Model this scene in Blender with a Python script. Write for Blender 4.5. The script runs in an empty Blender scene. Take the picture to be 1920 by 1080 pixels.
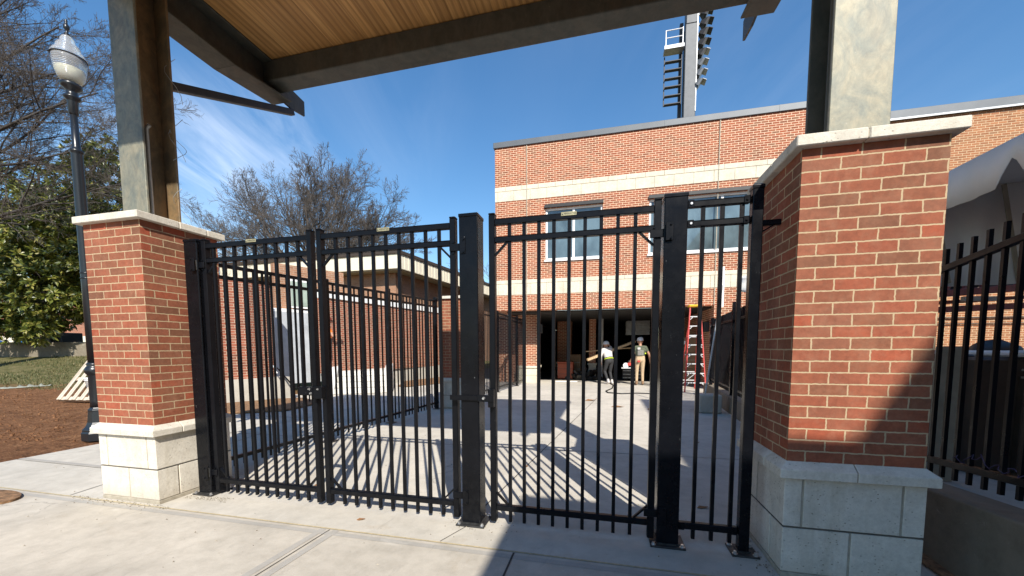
import bpy, bmesh, math, random
from mathutils import Vector, Matrix, noise as mnoise
random.seed(7)
R_ = math.radians
sc = bpy.context.scene
C = bpy.data.collections.new("scene"); sc.collection.children.link(C)
ORI = {}

# ------------------------------------------------------------------ materials
def mat(name):
    m = bpy.data.materials.new(name); m.use_nodes = True
    nt = m.node_tree; b = nt.nodes['Principled BSDF']
    return m, nt, b
def nd(nt, t, **kw):
    n = nt.nodes.new(t)
    for k, v in kw.items(): setattr(n, k, v)
    return n
def ramp(nt, fac, stops, interp='LINEAR'):
    r = nd(nt, 'ShaderNodeValToRGB'); e = r.color_ramp.elements; r.color_ramp.interpolation = interp
    while len(e) < len(stops): e.new(0.5)
    for s, (p, c) in zip(e, stops): s.position = p; s.color = (*c, 1) if len(c) == 3 else c
    nt.links.new(fac, r.inputs[0]); return r.outputs[0]
def mix(nt, fac, a, b, mode='MIX'):
    n = nd(nt, 'ShaderNodeMix', data_type='RGBA', blend_type=mode)
    for sock, v in ((n.inputs[0], fac), (n.inputs[6], a), (n.inputs[7], b)):
        if isinstance(v, (int, float)): sock.default_value = v
        elif isinstance(v, tuple): sock.default_value = (*v, 1)
        else: nt.links.new(v, sock)
    return n.outputs[2]
def noise(nt, scale, detail=4, rough=.55, vec=None, dist=0):
    n = nd(nt, 'ShaderNodeTexNoise'); n.inputs['Scale'].default_value = scale
    n.inputs['Detail'].default_value = detail; n.inputs['Roughness'].default_value = rough
    n.inputs['Distortion'].default_value = dist
    if vec is not None: nt.links.new(vec, n.inputs['Vector'])
    return n.outputs[0]
def pos(nt): return nd(nt, 'ShaderNodeNewGeometry').outputs['Position']
def scaled(nt, vec, s, rot=(0, 0, 0), loc=(0, 0, 0)):
    n = nd(nt, 'ShaderNodeMapping'); n.inputs['Scale'].default_value = s
    n.inputs['Rotation'].default_value = rot; n.inputs['Location'].default_value = loc
    nt.links.new(vec, n.inputs['Vector']); return n.outputs[0]
def bump(nt, b, h, strength=.3, dist=.01):
    n = nd(nt, 'ShaderNodeBump'); n.inputs['Strength'].default_value = strength
    n.inputs['Distance'].default_value = dist
    nt.links.new(h, n.inputs['Height']); nt.links.new(n.outputs[0], b.inputs['Normal'])
def math_(nt, op, a, b=0.0):
    n = nd(nt, 'ShaderNodeMath', operation=op)
    for s, v in ((n.inputs[0], a), (n.inputs[1], b)):
        if isinstance(v, (int, float)): s.default_value = v
        else: nt.links.new(v, s)
    return n.outputs[0]

def simple(name, col, rough=.6, metal=0, var=.15, vscale=6, bumpk=0, bscale=60, spec=.5):
    m, nt, b = mat(name)
    p = pos(nt); n = noise(nt, vscale, 5, .6, p)
    d = tuple(c * (1 - var) for c in col); l = tuple(min(1, c * (1 + var)) for c in col)
    c = ramp(nt, n, [(.3, d), (.7, l)]); nt.links.new(c, b.inputs['Base Color'])
    b.inputs['Roughness'].default_value = rough; b.inputs['Metallic'].default_value = metal
    b.inputs['Specular IOR Level'].default_value = spec
    if bumpk: bump(nt, b, noise(nt, bscale, 4, .6, p), bumpk, .01)
    return m

def brick_mat(name, w=.1971, h=.0678, mortar=.0044, cols=None, mcol=(.50, .375, .23), dirt=.5, gain=1):
    m, nt, b = mat(name)
    uv = nd(nt, 'ShaderNodeUVMap').outputs[0]
    t = nd(nt, 'ShaderNodeTexBrick', offset=.5, offset_frequency=2)
    wob = nd(nt, 'ShaderNodeTexNoise'); wob.inputs['Scale'].default_value = 45; wob.inputs['Detail'].default_value = 3; nt.links.new(pos(nt), wob.inputs['Vector'])
    wv_ = nd(nt, 'ShaderNodeVectorMath', operation='MULTIPLY_ADD'); nt.links.new(wob.outputs[1], wv_.inputs[0]); wv_.inputs[1].default_value = (.009, .008, 0); nt.links.new(uv, wv_.inputs[2])
    nt.links.new(wv_.outputs[0], t.inputs['Vector'])
    for k, v in (('Scale', 1), ('Mortar Size', mortar), ('Mortar Smooth', .15), ('Bias', 0), ('Brick Width', w), ('Row Height', h)):
        t.inputs[k].default_value = v
    t.inputs['Color1'].default_value = (0, 0, 0, 1); t.inputs['Color2'].default_value = (1, 1, 1, 1)
    t.inputs['Mortar'].default_value = (.5, .5, .5, 1)
    cols = cols or [(0, (.215, .09, .052)), (.12, (.255, .095, .052)), (.32, (.29, .095, .052)), (.52, (.325, .10, .053)), (.70, (.27, .105, .062)), (.86, (.365, .085, .042)), (1, (.27, .11, .066))]
    cols = [(q, tuple(x * gain for x in c)) for q, c in cols]
    c = ramp(nt, t.outputs['Color'], cols)
    p = pos(nt)
    n1 = noise(nt, 38, 5, .65, p); n2 = noise(nt, 2.2, 4, .6, p); n3 = noise(nt, 160, 3, .6, p)
    c = mix(nt, .55, c, ramp(nt, n1, [(.25, (.5, .5, .5)), (.75, (1.25, 1.22, 1.18))]), 'MULTIPLY')
    c = mix(nt, dirt, c, ramp(nt, n2, [(.35, (.62, .62, .62)), (.65, (1.1, 1.1, 1.1))]), 'MULTIPLY')
    # pale lime bloom on some bricks
    bl = math_(nt, 'ADD', math_(nt, 'MULTIPLY', ramp(nt, noise(nt, 9, 5, .75, p), [(.48, (0, 0, 0)), (.74, (1, 1, 1))]), .22), .02)
    c = mix(nt, bl, c, (.42, .26, .165))
    mc = mix(nt, n1, tuple(x * .75 for x in mcol), tuple(x * 1.1 for x in mcol))
    c = mix(nt, t.outputs['Fac'], c, mc)
    nt.links.new(c, b.inputs['Base Color']); b.inputs['Roughness'].default_value = .85
    b.inputs['Specular IOR Level'].default_value = .25
    hgt = math_(nt, 'ADD', math_(nt, 'MULTIPLY', math_(nt, 'SUBTRACT', 1.0, t.outputs['Fac']), .6), math_(nt, 'MULTIPLY', n3, .25))
    bump(nt, b, hgt, .55, .006)
    return m

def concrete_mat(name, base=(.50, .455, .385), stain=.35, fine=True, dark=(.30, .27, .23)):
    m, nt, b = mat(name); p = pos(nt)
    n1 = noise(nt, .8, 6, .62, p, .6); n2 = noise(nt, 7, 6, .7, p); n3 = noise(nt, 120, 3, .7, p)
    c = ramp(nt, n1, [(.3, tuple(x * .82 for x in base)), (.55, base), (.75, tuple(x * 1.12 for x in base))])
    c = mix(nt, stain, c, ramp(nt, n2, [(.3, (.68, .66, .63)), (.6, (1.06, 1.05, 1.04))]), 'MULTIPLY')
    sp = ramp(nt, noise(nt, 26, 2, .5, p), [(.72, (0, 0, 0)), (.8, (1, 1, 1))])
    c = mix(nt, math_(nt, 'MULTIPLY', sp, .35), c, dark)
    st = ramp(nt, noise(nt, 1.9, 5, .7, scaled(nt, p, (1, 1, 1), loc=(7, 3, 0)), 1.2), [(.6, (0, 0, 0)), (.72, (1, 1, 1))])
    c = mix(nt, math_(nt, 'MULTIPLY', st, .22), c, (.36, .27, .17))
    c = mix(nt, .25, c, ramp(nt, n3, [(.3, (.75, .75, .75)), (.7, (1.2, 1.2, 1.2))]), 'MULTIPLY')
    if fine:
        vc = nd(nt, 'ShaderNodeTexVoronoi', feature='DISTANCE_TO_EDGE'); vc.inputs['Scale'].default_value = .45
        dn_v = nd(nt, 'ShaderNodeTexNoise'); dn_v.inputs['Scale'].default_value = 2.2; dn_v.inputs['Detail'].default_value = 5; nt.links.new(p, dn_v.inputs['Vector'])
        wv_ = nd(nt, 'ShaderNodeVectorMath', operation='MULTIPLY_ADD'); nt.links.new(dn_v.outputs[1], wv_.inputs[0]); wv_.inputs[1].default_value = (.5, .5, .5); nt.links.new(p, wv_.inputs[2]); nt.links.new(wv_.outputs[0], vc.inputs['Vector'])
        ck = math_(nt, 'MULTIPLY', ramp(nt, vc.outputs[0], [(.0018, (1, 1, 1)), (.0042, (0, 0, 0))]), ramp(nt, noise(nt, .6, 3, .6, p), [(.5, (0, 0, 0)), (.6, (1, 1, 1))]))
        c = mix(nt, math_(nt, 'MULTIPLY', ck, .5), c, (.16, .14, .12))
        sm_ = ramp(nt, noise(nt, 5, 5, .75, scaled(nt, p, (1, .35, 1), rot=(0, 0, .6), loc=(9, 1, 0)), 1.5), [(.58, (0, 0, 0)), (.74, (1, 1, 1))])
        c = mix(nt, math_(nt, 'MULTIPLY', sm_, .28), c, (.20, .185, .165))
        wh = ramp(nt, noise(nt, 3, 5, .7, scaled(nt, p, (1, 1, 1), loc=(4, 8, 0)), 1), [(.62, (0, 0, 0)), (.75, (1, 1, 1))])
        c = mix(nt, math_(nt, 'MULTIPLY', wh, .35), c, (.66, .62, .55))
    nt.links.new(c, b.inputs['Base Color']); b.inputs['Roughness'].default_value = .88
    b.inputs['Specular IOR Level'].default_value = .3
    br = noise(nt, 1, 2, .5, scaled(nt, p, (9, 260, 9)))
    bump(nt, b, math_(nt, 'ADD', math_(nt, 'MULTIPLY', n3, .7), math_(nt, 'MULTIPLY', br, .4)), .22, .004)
    return m

def stone_mat(name, base=(.66, .62, .52), pits=True):
    m, nt, b = mat(name); p = pos(nt)
    n1 = noise(nt, 2.3, 6, .65, p, .5); n2 = noise(nt, 60, 4, .75, p); n3 = noise(nt, 14, 5, .7, p)
    c = ramp(nt, n1, [(.3, tuple(x * .84 for x in base)), (.7, tuple(min(1, x * 1.1) for x in base))])
    c = mix(nt, .45, c, ramp(nt, n3, [(.3, (.76, .73, .68)), (.62, (1.08, 1.07, 1.05))]), 'MULTIPLY')
    c = mix(nt, .45, c, ramp(nt, n2, [(.3, (.74, .72, .70)), (.65, (1.1, 1.1, 1.1))]), 'MULTIPLY')
    run = ramp(nt, noise(nt, 1, 5, .65, scaled(nt, p, (11, 11, .9), loc=(2, 5, 1))), [(.52, (0, 0, 0)), (.72, (1, 1, 1))])
    c = mix(nt, math_(nt, 'MULTIPLY', run, .30 if pits else .12), c, (.34, .29, .20))
    h = n2
    if pits:
        v = nd(nt, 'ShaderNodeTexVoronoi'); v.inputs['Scale'].default_value = 34; nt.links.new(scaled(nt, p, (1, 1, 1.7)), v.inputs['Vector'])
        gate = ramp(nt, noise(nt, 5, 4, .7, p), [(.46, (0, 0, 0)), (.58, (1, 1, 1))])
        pit = math_(nt, 'MULTIPLY', ramp(nt, v.outputs[0], [(.12, (1, 1, 1)), (.2, (0, 0, 0))]), gate)
        c = mix(nt, math_(nt, 'MULTIPLY', pit, .75), c, (.20, .165, .115))
        sx = nd(nt, 'ShaderNodeSeparateXYZ'); nt.links.new(p, sx.inputs[0])
        low = math_(nt, 'MULTIPLY', ramp(nt, sx.outputs[2], [(.02, (1, 1, 1)), (.16, (0, 0, 0))]), n3)
        c = mix(nt, math_(nt, 'MULTIPLY', low, .55), c, (.26, .20, .13))
        h = math_(nt, 'SUBTRACT', math_(nt, 'MULTIPLY', n2, .6), pit)
    nt.links.new(c, b.inputs['Base Color']); b.inputs['Roughness'].default_value = .9
    b.inputs['Specular IOR Level'].default_value = .25
    bump(nt, b, h, .5, .008); return m

def steel_mat(name, a, c2, rust=.3, fine=9):
    m, nt, b = mat(name); p = pos(nt)
    n1 = noise(nt, 5.5, 8, .72, scaled(nt, p, (1, 1, .7)), 1.0); n2 = noise(nt, fine, 6, .75, scaled(nt, p, (1, 1, .6), rot=(.4, .5, .2)), .5)
    c = mix(nt, ramp(nt, n1, [(.38, (0, 0, 0)), (.62, (1, 1, 1))]), a, c2)
    c = mix(nt, .6, c, ramp(nt, n2, [(.3, (.6, .6, .58)), (.7, (1.3, 1.28, 1.2))]), 'MULTIPLY')
    ru = ramp(nt, noise(nt, 2.2, 6, .7, scaled(nt, p, (2.5, 2.5, .6), loc=(3, 1, 5))), [(.5, (0, 0, 0)), (.68, (1, 1, 1))])
    c = mix(nt, math_(nt, 'MULTIPLY', ru, rust), c, (.21, .105, .045))
    sc_ = ramp(nt, noise(nt, 55, 3, .6, p), [(.70, (0, 0, 0)), (.76, (1, 1, 1))])
    c = mix(nt, math_(nt, 'MULTIPLY', sc_, .35), c, (.45, .43, .38))
    nt.links.new(c, b.inputs['Base Color']); b.inputs['Roughness'].default_value = .55
    b.inputs['Metallic'].default_value = .15; bump(nt, b, n2, .12, .004); return m

def wood_mat(name, a, c2, plank=.14, axis='x', gap=True):
    m, nt, b = mat(name); p = pos(nt)
    sx = nd(nt, 'ShaderNodeSeparateXYZ'); nt.links.new(p, sx.inputs[0])
    u = math_(nt, 'DIVIDE', sx.outputs[0 if axis == 'x' else 1], plank)
    idx = math_(nt, 'FLOOR', u); fr = math_(nt, 'FRACT', u)
    wn = nd(nt, 'ShaderNodeTexWhiteNoise', noise_dimensions='1D'); nt.links.new(idx, wn.inputs['W'])
    off = nd(nt, 'ShaderNodeCombineXYZ'); nt.links.new(math_(nt, 'MULTIPLY', wn.outputs[0], 37.0), off.inputs[1]); nt.links.new(math_(nt, 'MULTIPLY', wn.outputs[0], 11.0), off.inputs[2])
    ad = nd(nt, 'ShaderNodeVectorMath', operation='ADD'); nt.links.new(p, ad.inputs[0]); nt.links.new(off.outputs[0], ad.inputs[1])
    g = noise(nt, 1, 6, .62, scaled(nt, ad.outputs[0], (15, .7, 15) if axis == 'x' else (.7, 15, 15)), 2.2)
    wv = nd(nt, 'ShaderNodeTexWave', wave_type='BANDS', bands_direction='X' if axis == 'x' else 'Y')
    wv.inputs['Scale'].default_value = 4.2; wv.inputs['Distortion'].default_value = 9; wv.inputs['Detail'].default_value = 4; wv.inputs['Detail Scale'].default_value = .45
    nt.links.new(scaled(nt, ad.outputs[0], (1, .12, 1) if axis == 'x' else (.12, 1, 1)), wv.inputs['Vector'])
    c = mix(nt, ramp(nt, g, [(.3, (0, 0, 0)), (.7, (1, 1, 1))]), a, c2)
    c = mix(nt, .42, c, ramp(nt, wv.outputs[0], [(.15, (.50, .38, .28)), (.6, (1.12, 1.1, 1.06))]), 'MULTIPLY')
    c = mix(nt, .6, c, ramp(nt, wn.outputs[0], [(0, (.70, .64, .56)), (.5, (1, .98, .95)), (1, (1.2, 1.17, 1.1))]), 'MULTIPLY')
    v = nd(nt, 'ShaderNodeTexVoronoi'); v.inputs['Scale'].default_value = 1.0; nt.links.new(scaled(nt, ad.outputs[0], (7, 1.6, 7) if axis == 'x' else (1.6, 7, 7)), v.inputs['Vector'])
    kn = ramp(nt, v.outputs[0], [(.05, (1, 1, 1)), (.12, (0, 0, 0))]); c = mix(nt, math_(nt, 'MULTIPLY', kn, .8), c, (.10, .045, .015))
    if gap:
        e = ramp(nt, fr, [(0, (1, 1, 1)), (.035, (0, 0, 0)), (.965, (0, 0, 0)), (1, (1, 1, 1))])
        c = mix(nt, math_(nt, 'MULTIPLY', e, .55), c, (.09, .045, .02)); bump(nt, b, math_(nt, 'SUBTRACT', 1.0, e), .4, .006)
    nt.links.new(c, b.inputs['Base Color']); b.inputs['Roughness'].default_value = .6; return m

def leaf_mat(name, stops, rough=.45, trans=.15):
    m, nt, b = mat(name)
    g = nd(nt, 'ShaderNodeNewGeometry')
    c = ramp(nt, g.outputs['Random Per Island'], stops); nt.links.new(c, b.inputs['Base Color'])
    b.inputs['Roughness'].default_value = rough
    tr = nd(nt, 'ShaderNodeBsdfTranslucent'); nt.links.new(mix(nt, .5, c, (.16, .18, .02)), tr.inputs[0])
    ms = nd(nt, 'ShaderNodeMixShader'); ms.inputs[0].default_value = trans
    nt.links.new(b.outputs[0], ms.inputs[1]); nt.links.new(tr.outputs[0], ms.inputs[2])
    nt.links.new(ms.outputs[0], nt.nodes['Material Output'].inputs[0]); return m

M = {}
M['brick'] = brick_mat('pillar_brick')
M['brick_b'] = brick_mat('building_brick', .205, .0695, .0068, cols=[(0, (.23, .08, .042)), (.3, (.32, .09, .045)), (.6, (.39, .115, .055)), (.85, (.34, .12, .062)), (1, (.25, .115, .065))], mcol=(.88, .66, .46), dirt=.2)
M['brick_w'] = brick_mat('wing_brick', .205, .0695, .0062, cols=[(0, (.28, .12, .055)), (.4, (.38, .155, .07)), (.7, (.42, .18, .08)), (1, (.30, .15, .075))], mcol=(.70, .54, .34), dirt=.2)
M['brick_o'] = brick_mat('older_brick', .203, .0677, .0052, cols=[(0, (.21, .08, .05)), (.3, (.29, .09, .055)), (.6, (.35, .105, .06)), (1, (.27, .12, .08))], mcol=(.58, .45, .33), dirt=.3)
M['brick_t'] = brick_mat('tan_brick', .203, .0677, .005, cols=[(0, (.30, .15, .085)), (.5, (.42, .21, .12)), (1, (.34, .19, .12))], mcol=(.45, .36, .27))
M['stone'] = stone_mat('cast_stone', (.66, .62, .54)); M['stone_s'] = stone_mat('band_stone', (.70, .64, .51), False)
M['mortar'] = simple('mortar', (.36, .32, .25), .9, 0, .2, 20)
M['seam'] = simple('open_joint', (.10, .09, .075), .9)
M['conc'] = concrete_mat('forecourt_concrete', (.50, .455, .385), .5); M['conc_c'] = concrete_mat('courtyard_concrete', (.54, .50, .43), .4)
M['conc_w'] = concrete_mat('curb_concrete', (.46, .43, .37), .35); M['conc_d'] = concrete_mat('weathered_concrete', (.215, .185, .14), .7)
M['conc_new'] = concrete_mat('pale_new_concrete', (.62, .60, .55), .2)
M['tool'] = concrete_mat('troweled_edge', (.40, .375, .335), .3)
M['sandj'] = simple('sand_joint', (.44, .36, .22), .95, 0, .25, 30)
M['darkj'] = simple('dark_joint', (.07, .06, .05), .95, 0, .3, 40)
def paint_mat(name, base, rough, scr):
    m, nt, b = mat(name); p = pos(nt)
    c = ramp(nt, noise(nt, 4, 5, .65, p), [(.35, base), (.75, tuple(x * 1.7 for x in base))])
    dz = nd(nt, 'ShaderNodeSeparateXYZ'); nt.links.new(p, dz.inputs[0])
    dust = math_(nt, 'MULTIPLY', ramp(nt, dz.outputs[2], [(.0, (1, 1, 1)), (.55, (.12, .12, .12))]), ramp(nt, noise(nt, 16, 5, .7, p), [(.45, (0, 0, 0)), (.75, (1, 1, 1))]))
    c = mix(nt, math_(nt, 'MULTIPLY', dust, .022), c, (.30, .28, .24))
    s1 = ramp(nt, noise(nt, 1, 2, .5, scaled(nt, scaled(nt, p, (1, 1, 1), rot=(.25, .2, 0)), (95, 95, 5))), [(.735, (0, 0, 0)), (.76, (1, 1, 1))])
    s2 = ramp(nt, noise(nt, 2.1, 3, .6, scaled(nt, p, (1, 1, 1), loc=(3, 3, 3))), [(.55, (0, 0, 0)), (.62, (1, 1, 1))])
    c = mix(nt, math_(nt, 'MULTIPLY', math_(nt, 'MULTIPLY', s1, s2), scr), c, (.35, .35, .36))
    nt.links.new(c, b.inputs['Base Color'])
    r = ramp(nt, noise(nt, 9, 4, .6, p), [(.3, (rough * .8,) * 3), (.7, (rough * 1.35,) * 3)]); nt.links.new(r, b.inputs['Roughness'])
    b.inputs['Specular IOR Level'].default_value = .17; bump(nt, b, noise(nt, 280, 2, .5, p), .05, .002); return m
M['black'] = paint_mat('black_powder_coat', (.0034, .0038, .0052), .31, .2)
M['blackm'] = paint_mat('black_post_paint', (.0034, .0038, .0052), .24, .6)
M['plate'] = simple('base_plate_steel', (.035, .034, .033), .5, .2, .5, 25, .1, 120)
M['zinc'] = simple('zinc_bolt', (.62, .62, .62), .32, .9, .15, 30)
M['brass'] = simple('brass_label', (.36, .33, .20), .5, .3, .3, 60)
M['ink'] = simple('ink', (.02, .02, .02), .6)
M['steel'] = steel_mat('primed_steel', (.062, .068, .060), (.095, .095, .08), .10)
M['steel_l'] = steel_mat('column_steel', (.15, .165, .145), (.27, .25, .185), .08, 24)
M['steel_r'] = steel_mat('rusty_steel', (.13, .10, .06), (.26, .17, .085), .75)
M['steel_n'] = steel_mat('navy_steel', (.03, .034, .042), (.04, .042, .05), .05)
M['galv'] = simple('galvanised_metal', (.42, .43, .43), .45, .5, .2, 8)
M['deck'] = wood_mat('pine_decking', (.46, .235, .075), (.66, .39, .15), .155)
M['pallet'] = wood_mat('grey_pallet_wood', (.42, .36, .29), (.60, .54, .45), .3, 'x', False)
M['pine'] = wood_mat('pale_lumber', (.50, .36, .21), (.62, .48, .30), 3, 'x', False)
M['roof'] = simple('roof_membrane', (.20, .20, .20), .8)
M['coping'] = simple('grey_coping', (.12, .13, .14), .5, .2, .1, 2)
M['steel_g'] = simple('dark_galvanised_mast', (.085, .092, .10), .5, .2, .15, 3)
M['frame'] = simple('white_window_frame', (.82, .82, .80), .4, 0, .04)
M['lintel'] = simple('dark_lintel', (.03, .028, .026), .5)
M['fascia'] = simple('cream_fascia', (.72, .66, .52), .6, 0, .06, 2)
M['brown'] = simple('dark_brown_trim', (.045, .032, .024), .7)
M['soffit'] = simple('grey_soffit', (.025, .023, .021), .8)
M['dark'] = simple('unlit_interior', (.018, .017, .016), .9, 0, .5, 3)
M['floor_d'] = simple('dark_floor', (.07, .066, .06), .9, 0, .35, 2)  # dark grey floor colour with mottled variation
M['lampblack'] = simple('lamp_black', (.012, .014, .017), .3, 0, .1, 4)
M['soil'] = None
M['mulch'] = simple('wood_mulch', (.21, .115, .055), .95, 0, .6, 22, .8, 40)
M['bark'] = simple('grey_bark', (.085, .073, .064), .9, 0, .4, 12, .4, 30)
M['barkd'] = simple('brown_bark', (.052, .045, .04), .9, 0, .4, 12)
M['twig'] = simple('twig_bark', (.098, .082, .070), .9, 0, .35, 3)
M['leaf'] = leaf_mat('magnolia_leaf', [(0, (.03, .05, .012)), (.3, (.075, .10, .018)), (.6, (.15, .17, .028)), (.85, (.24, .235, .045)), (1, (.30, .26, .07))], .36, .22)
M['grass'] = leaf_mat('grass_blade', [(0, (.05, .07, .02)), (.5, (.10, .11, .035)), (.8, (.20, .17, .07)), (1, (.26, .21, .11))], .7, .2)
M['canvas'] = simple('tent_canvas', (.80, .78, .74), .7, 0, .08, 2)
M['orange'] = simple('orange_paint', (.30, .06, .022), .5, 0, .1)
M['red'] = simple('red_fibreglass', (.55, .06, .05), .5, 0, .1)
M['redd'] = simple('dull_red_steel', (.20, .035, .02), .6, 0, .3)
M['yellow'] = simple('yellow_plastic', (.75, .42, .02), .45, 0, .08)
M['alu'] = simple('aluminium', (.70, .70, .69), .4, .3, .1)
M['card'] = simple('cardboard', (.26, .165, .09), .85, 0, .15)
M['white'] = simple('white_plastic', (.78, .78, .76), .5, 0, .06)
M['browncab'] = simple('brown_cabinet_paint', (.050, .034, .022), .55, 0, .2)
M['beige'] = simple('beige_paint', (.34, .30, .22), .6, 0, .15)
M['hose'] = simple('black_rubber', (.02, .02, .02), .6)
M['skin'] = simple('skin', (.42, .22, .14), .55, 0, .06)
M['green'] = simple('olive_shirt', (.085, .10, .065), .85, 0, .12, 20)
M['khaki'] = simple('khaki_trousers', (.50, .37, .23), .85, 0, .12, 20)
M['shirtw'] = simple('white_shirt', (.55, .52, .50), .85, 0, .08, 20)
M['denim'] = simple('charcoal_trousers', (.03, .03, .032), .85, 0, .2, 20)
M['hivis'] = simple('hi_vis_yellow', (.55, .70, .04), .6)
M['vest'] = simple('orange_vest', (.85, .20, .02), .7, 0, .08)
M['boot'] = simple('tan_boot', (.22, .13, .07), .8)
M['blue'] = simple('blue_tarp', (.05, .25, .60), .6)
M['plaster'] = simple('unfinished_plaster', (.40, .42, .44), .9, 0, .18, 3, .2, 20)
M['leafdry'] = simple('dry_leaf', (.24, .12, .05), .8, 0, .3, 30)
M['netting'] = simple('pale_netting', (.24, .25, .21), .8, 0, .35, 14)
def glass_mat(name, c=(.095, .135, .15)):
    m, nt, b = mat(name); p = pos(nt)
    cc = ramp(nt, noise(nt, 1.3, 4, .6, scaled(nt, p, (1, 1, .5))), [(.35, tuple(x * .5 for x in c)), (.65, tuple(x * 1.35 for x in c))])
    nt.links.new(cc, b.inputs['Base Color']); b.inputs['Roughness'].default_value = .04
    b.inputs['Specular IOR Level'].default_value = .9; b.inputs['Coat Weight'].default_value = .4; return m
M['glass'] = glass_mat('window_glass'); M['glass_g'] = glass_mat('curtained_glass', (.26, .30, .24))
def globe_mat():
    m, nt, b = mat('ribbed_globe_glass')
    b.inputs['Base Color'].default_value = (.90, .92, .95, 1); b.inputs['Roughness'].default_value = .12
    b.inputs['Transmission Weight'].default_value = .78; b.inputs['IOR'].default_value = 1.3
    p = pos(nt); w = nd(nt, 'ShaderNodeTexWave', bands_direction='Z'); w.inputs['Scale'].default_value = 14; nt.links.new(p, w.inputs[0])
    bump(nt, b, w.outputs[0], .5, .01); return m
M['globe'] = globe_mat()
M['refr'] = simple('pale_yellow_refractor', (.92, .86, .58), .35, 0, .04)
def ground_mat():
    m, nt, b = mat('soil_and_lawn'); p = pos(nt)
    sx = nd(nt, 'ShaderNodeSeparateXYZ'); nt.links.new(p, sx.inputs[0])
    d = math_(nt, 'ADD', math_(nt, 'MULTIPLY', sx.outputs[0], -.236), math_(nt, 'MULTIPLY', sx.outputs[1], .969))
    n0 = noise(nt, .55, 5, .65, p)
    k = math_(nt, 'ADD', d, math_(nt, 'MULTIPLY', math_(nt, 'SUBTRACT', n0, .5), 4.5))
    lawn = ramp(nt, math_(nt, 'DIVIDE', k, 30.0), [(.41, (0, 0, 0)), (.45, (1, 1, 1))])
    n1 = noise(nt, 3.5, 6, .7, p); n2 = noise(nt, 28, 5, .75, p); n3 = noise(nt, 1, 4, .7, scaled(nt, p, (5, 42, 20), rot=(0, 0, .25)))
    soil = ramp(nt, n1, [(.3, (.15, .075, .04)), (.55, (.25, .13, .068)), (.75, (.34, .20, .11))])
    soil = mix(nt, .9, soil, ramp(nt, n2, [(.32, (.3, .28, .26)), (.62, (1.3, 1.22, 1.15))]), 'MULTIPLY')
    soil = mix(nt, .6, soil, ramp(nt, noise(nt, 9, 5, .7, p, .8), [(.35, (.5, .47, .44)), (.6, (1.15, 1.12, 1.1))]), 'MULTIPLY')
    straw = ramp(nt, n3, [(.58, (0, 0, 0)), (.72, (1, 1, 1))]); soil = mix(nt, math_(nt, 'MULTIPLY', straw, .55), soil, (.36, .25, .14))
    gr = ramp(nt, n1, [(.3, (.085, .085, .035)), (.5, (.15, .14, .06)), (.66, (.23, .185, .10)), (.8, (.20, .11, .06))])
    gr = mix(nt, .6, gr, ramp(nt, n2, [(.3, (.5, .5, .45)), (.65, (1.2, 1.2, 1.2))]), 'MULTIPLY')
    nt.links.new(mix(nt, lawn, soil, gr), b.inputs['Base Color']); b.inputs['Roughness'].default_value = 1
    b.inputs['Specular IOR Level'].default_value = .1
    bump(nt, b, math_(nt, 'ADD', n2, math_(nt, 'MULTIPLY', n1, .8)), .9, .05); return m
M['soil'] = ground_mat()

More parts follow.
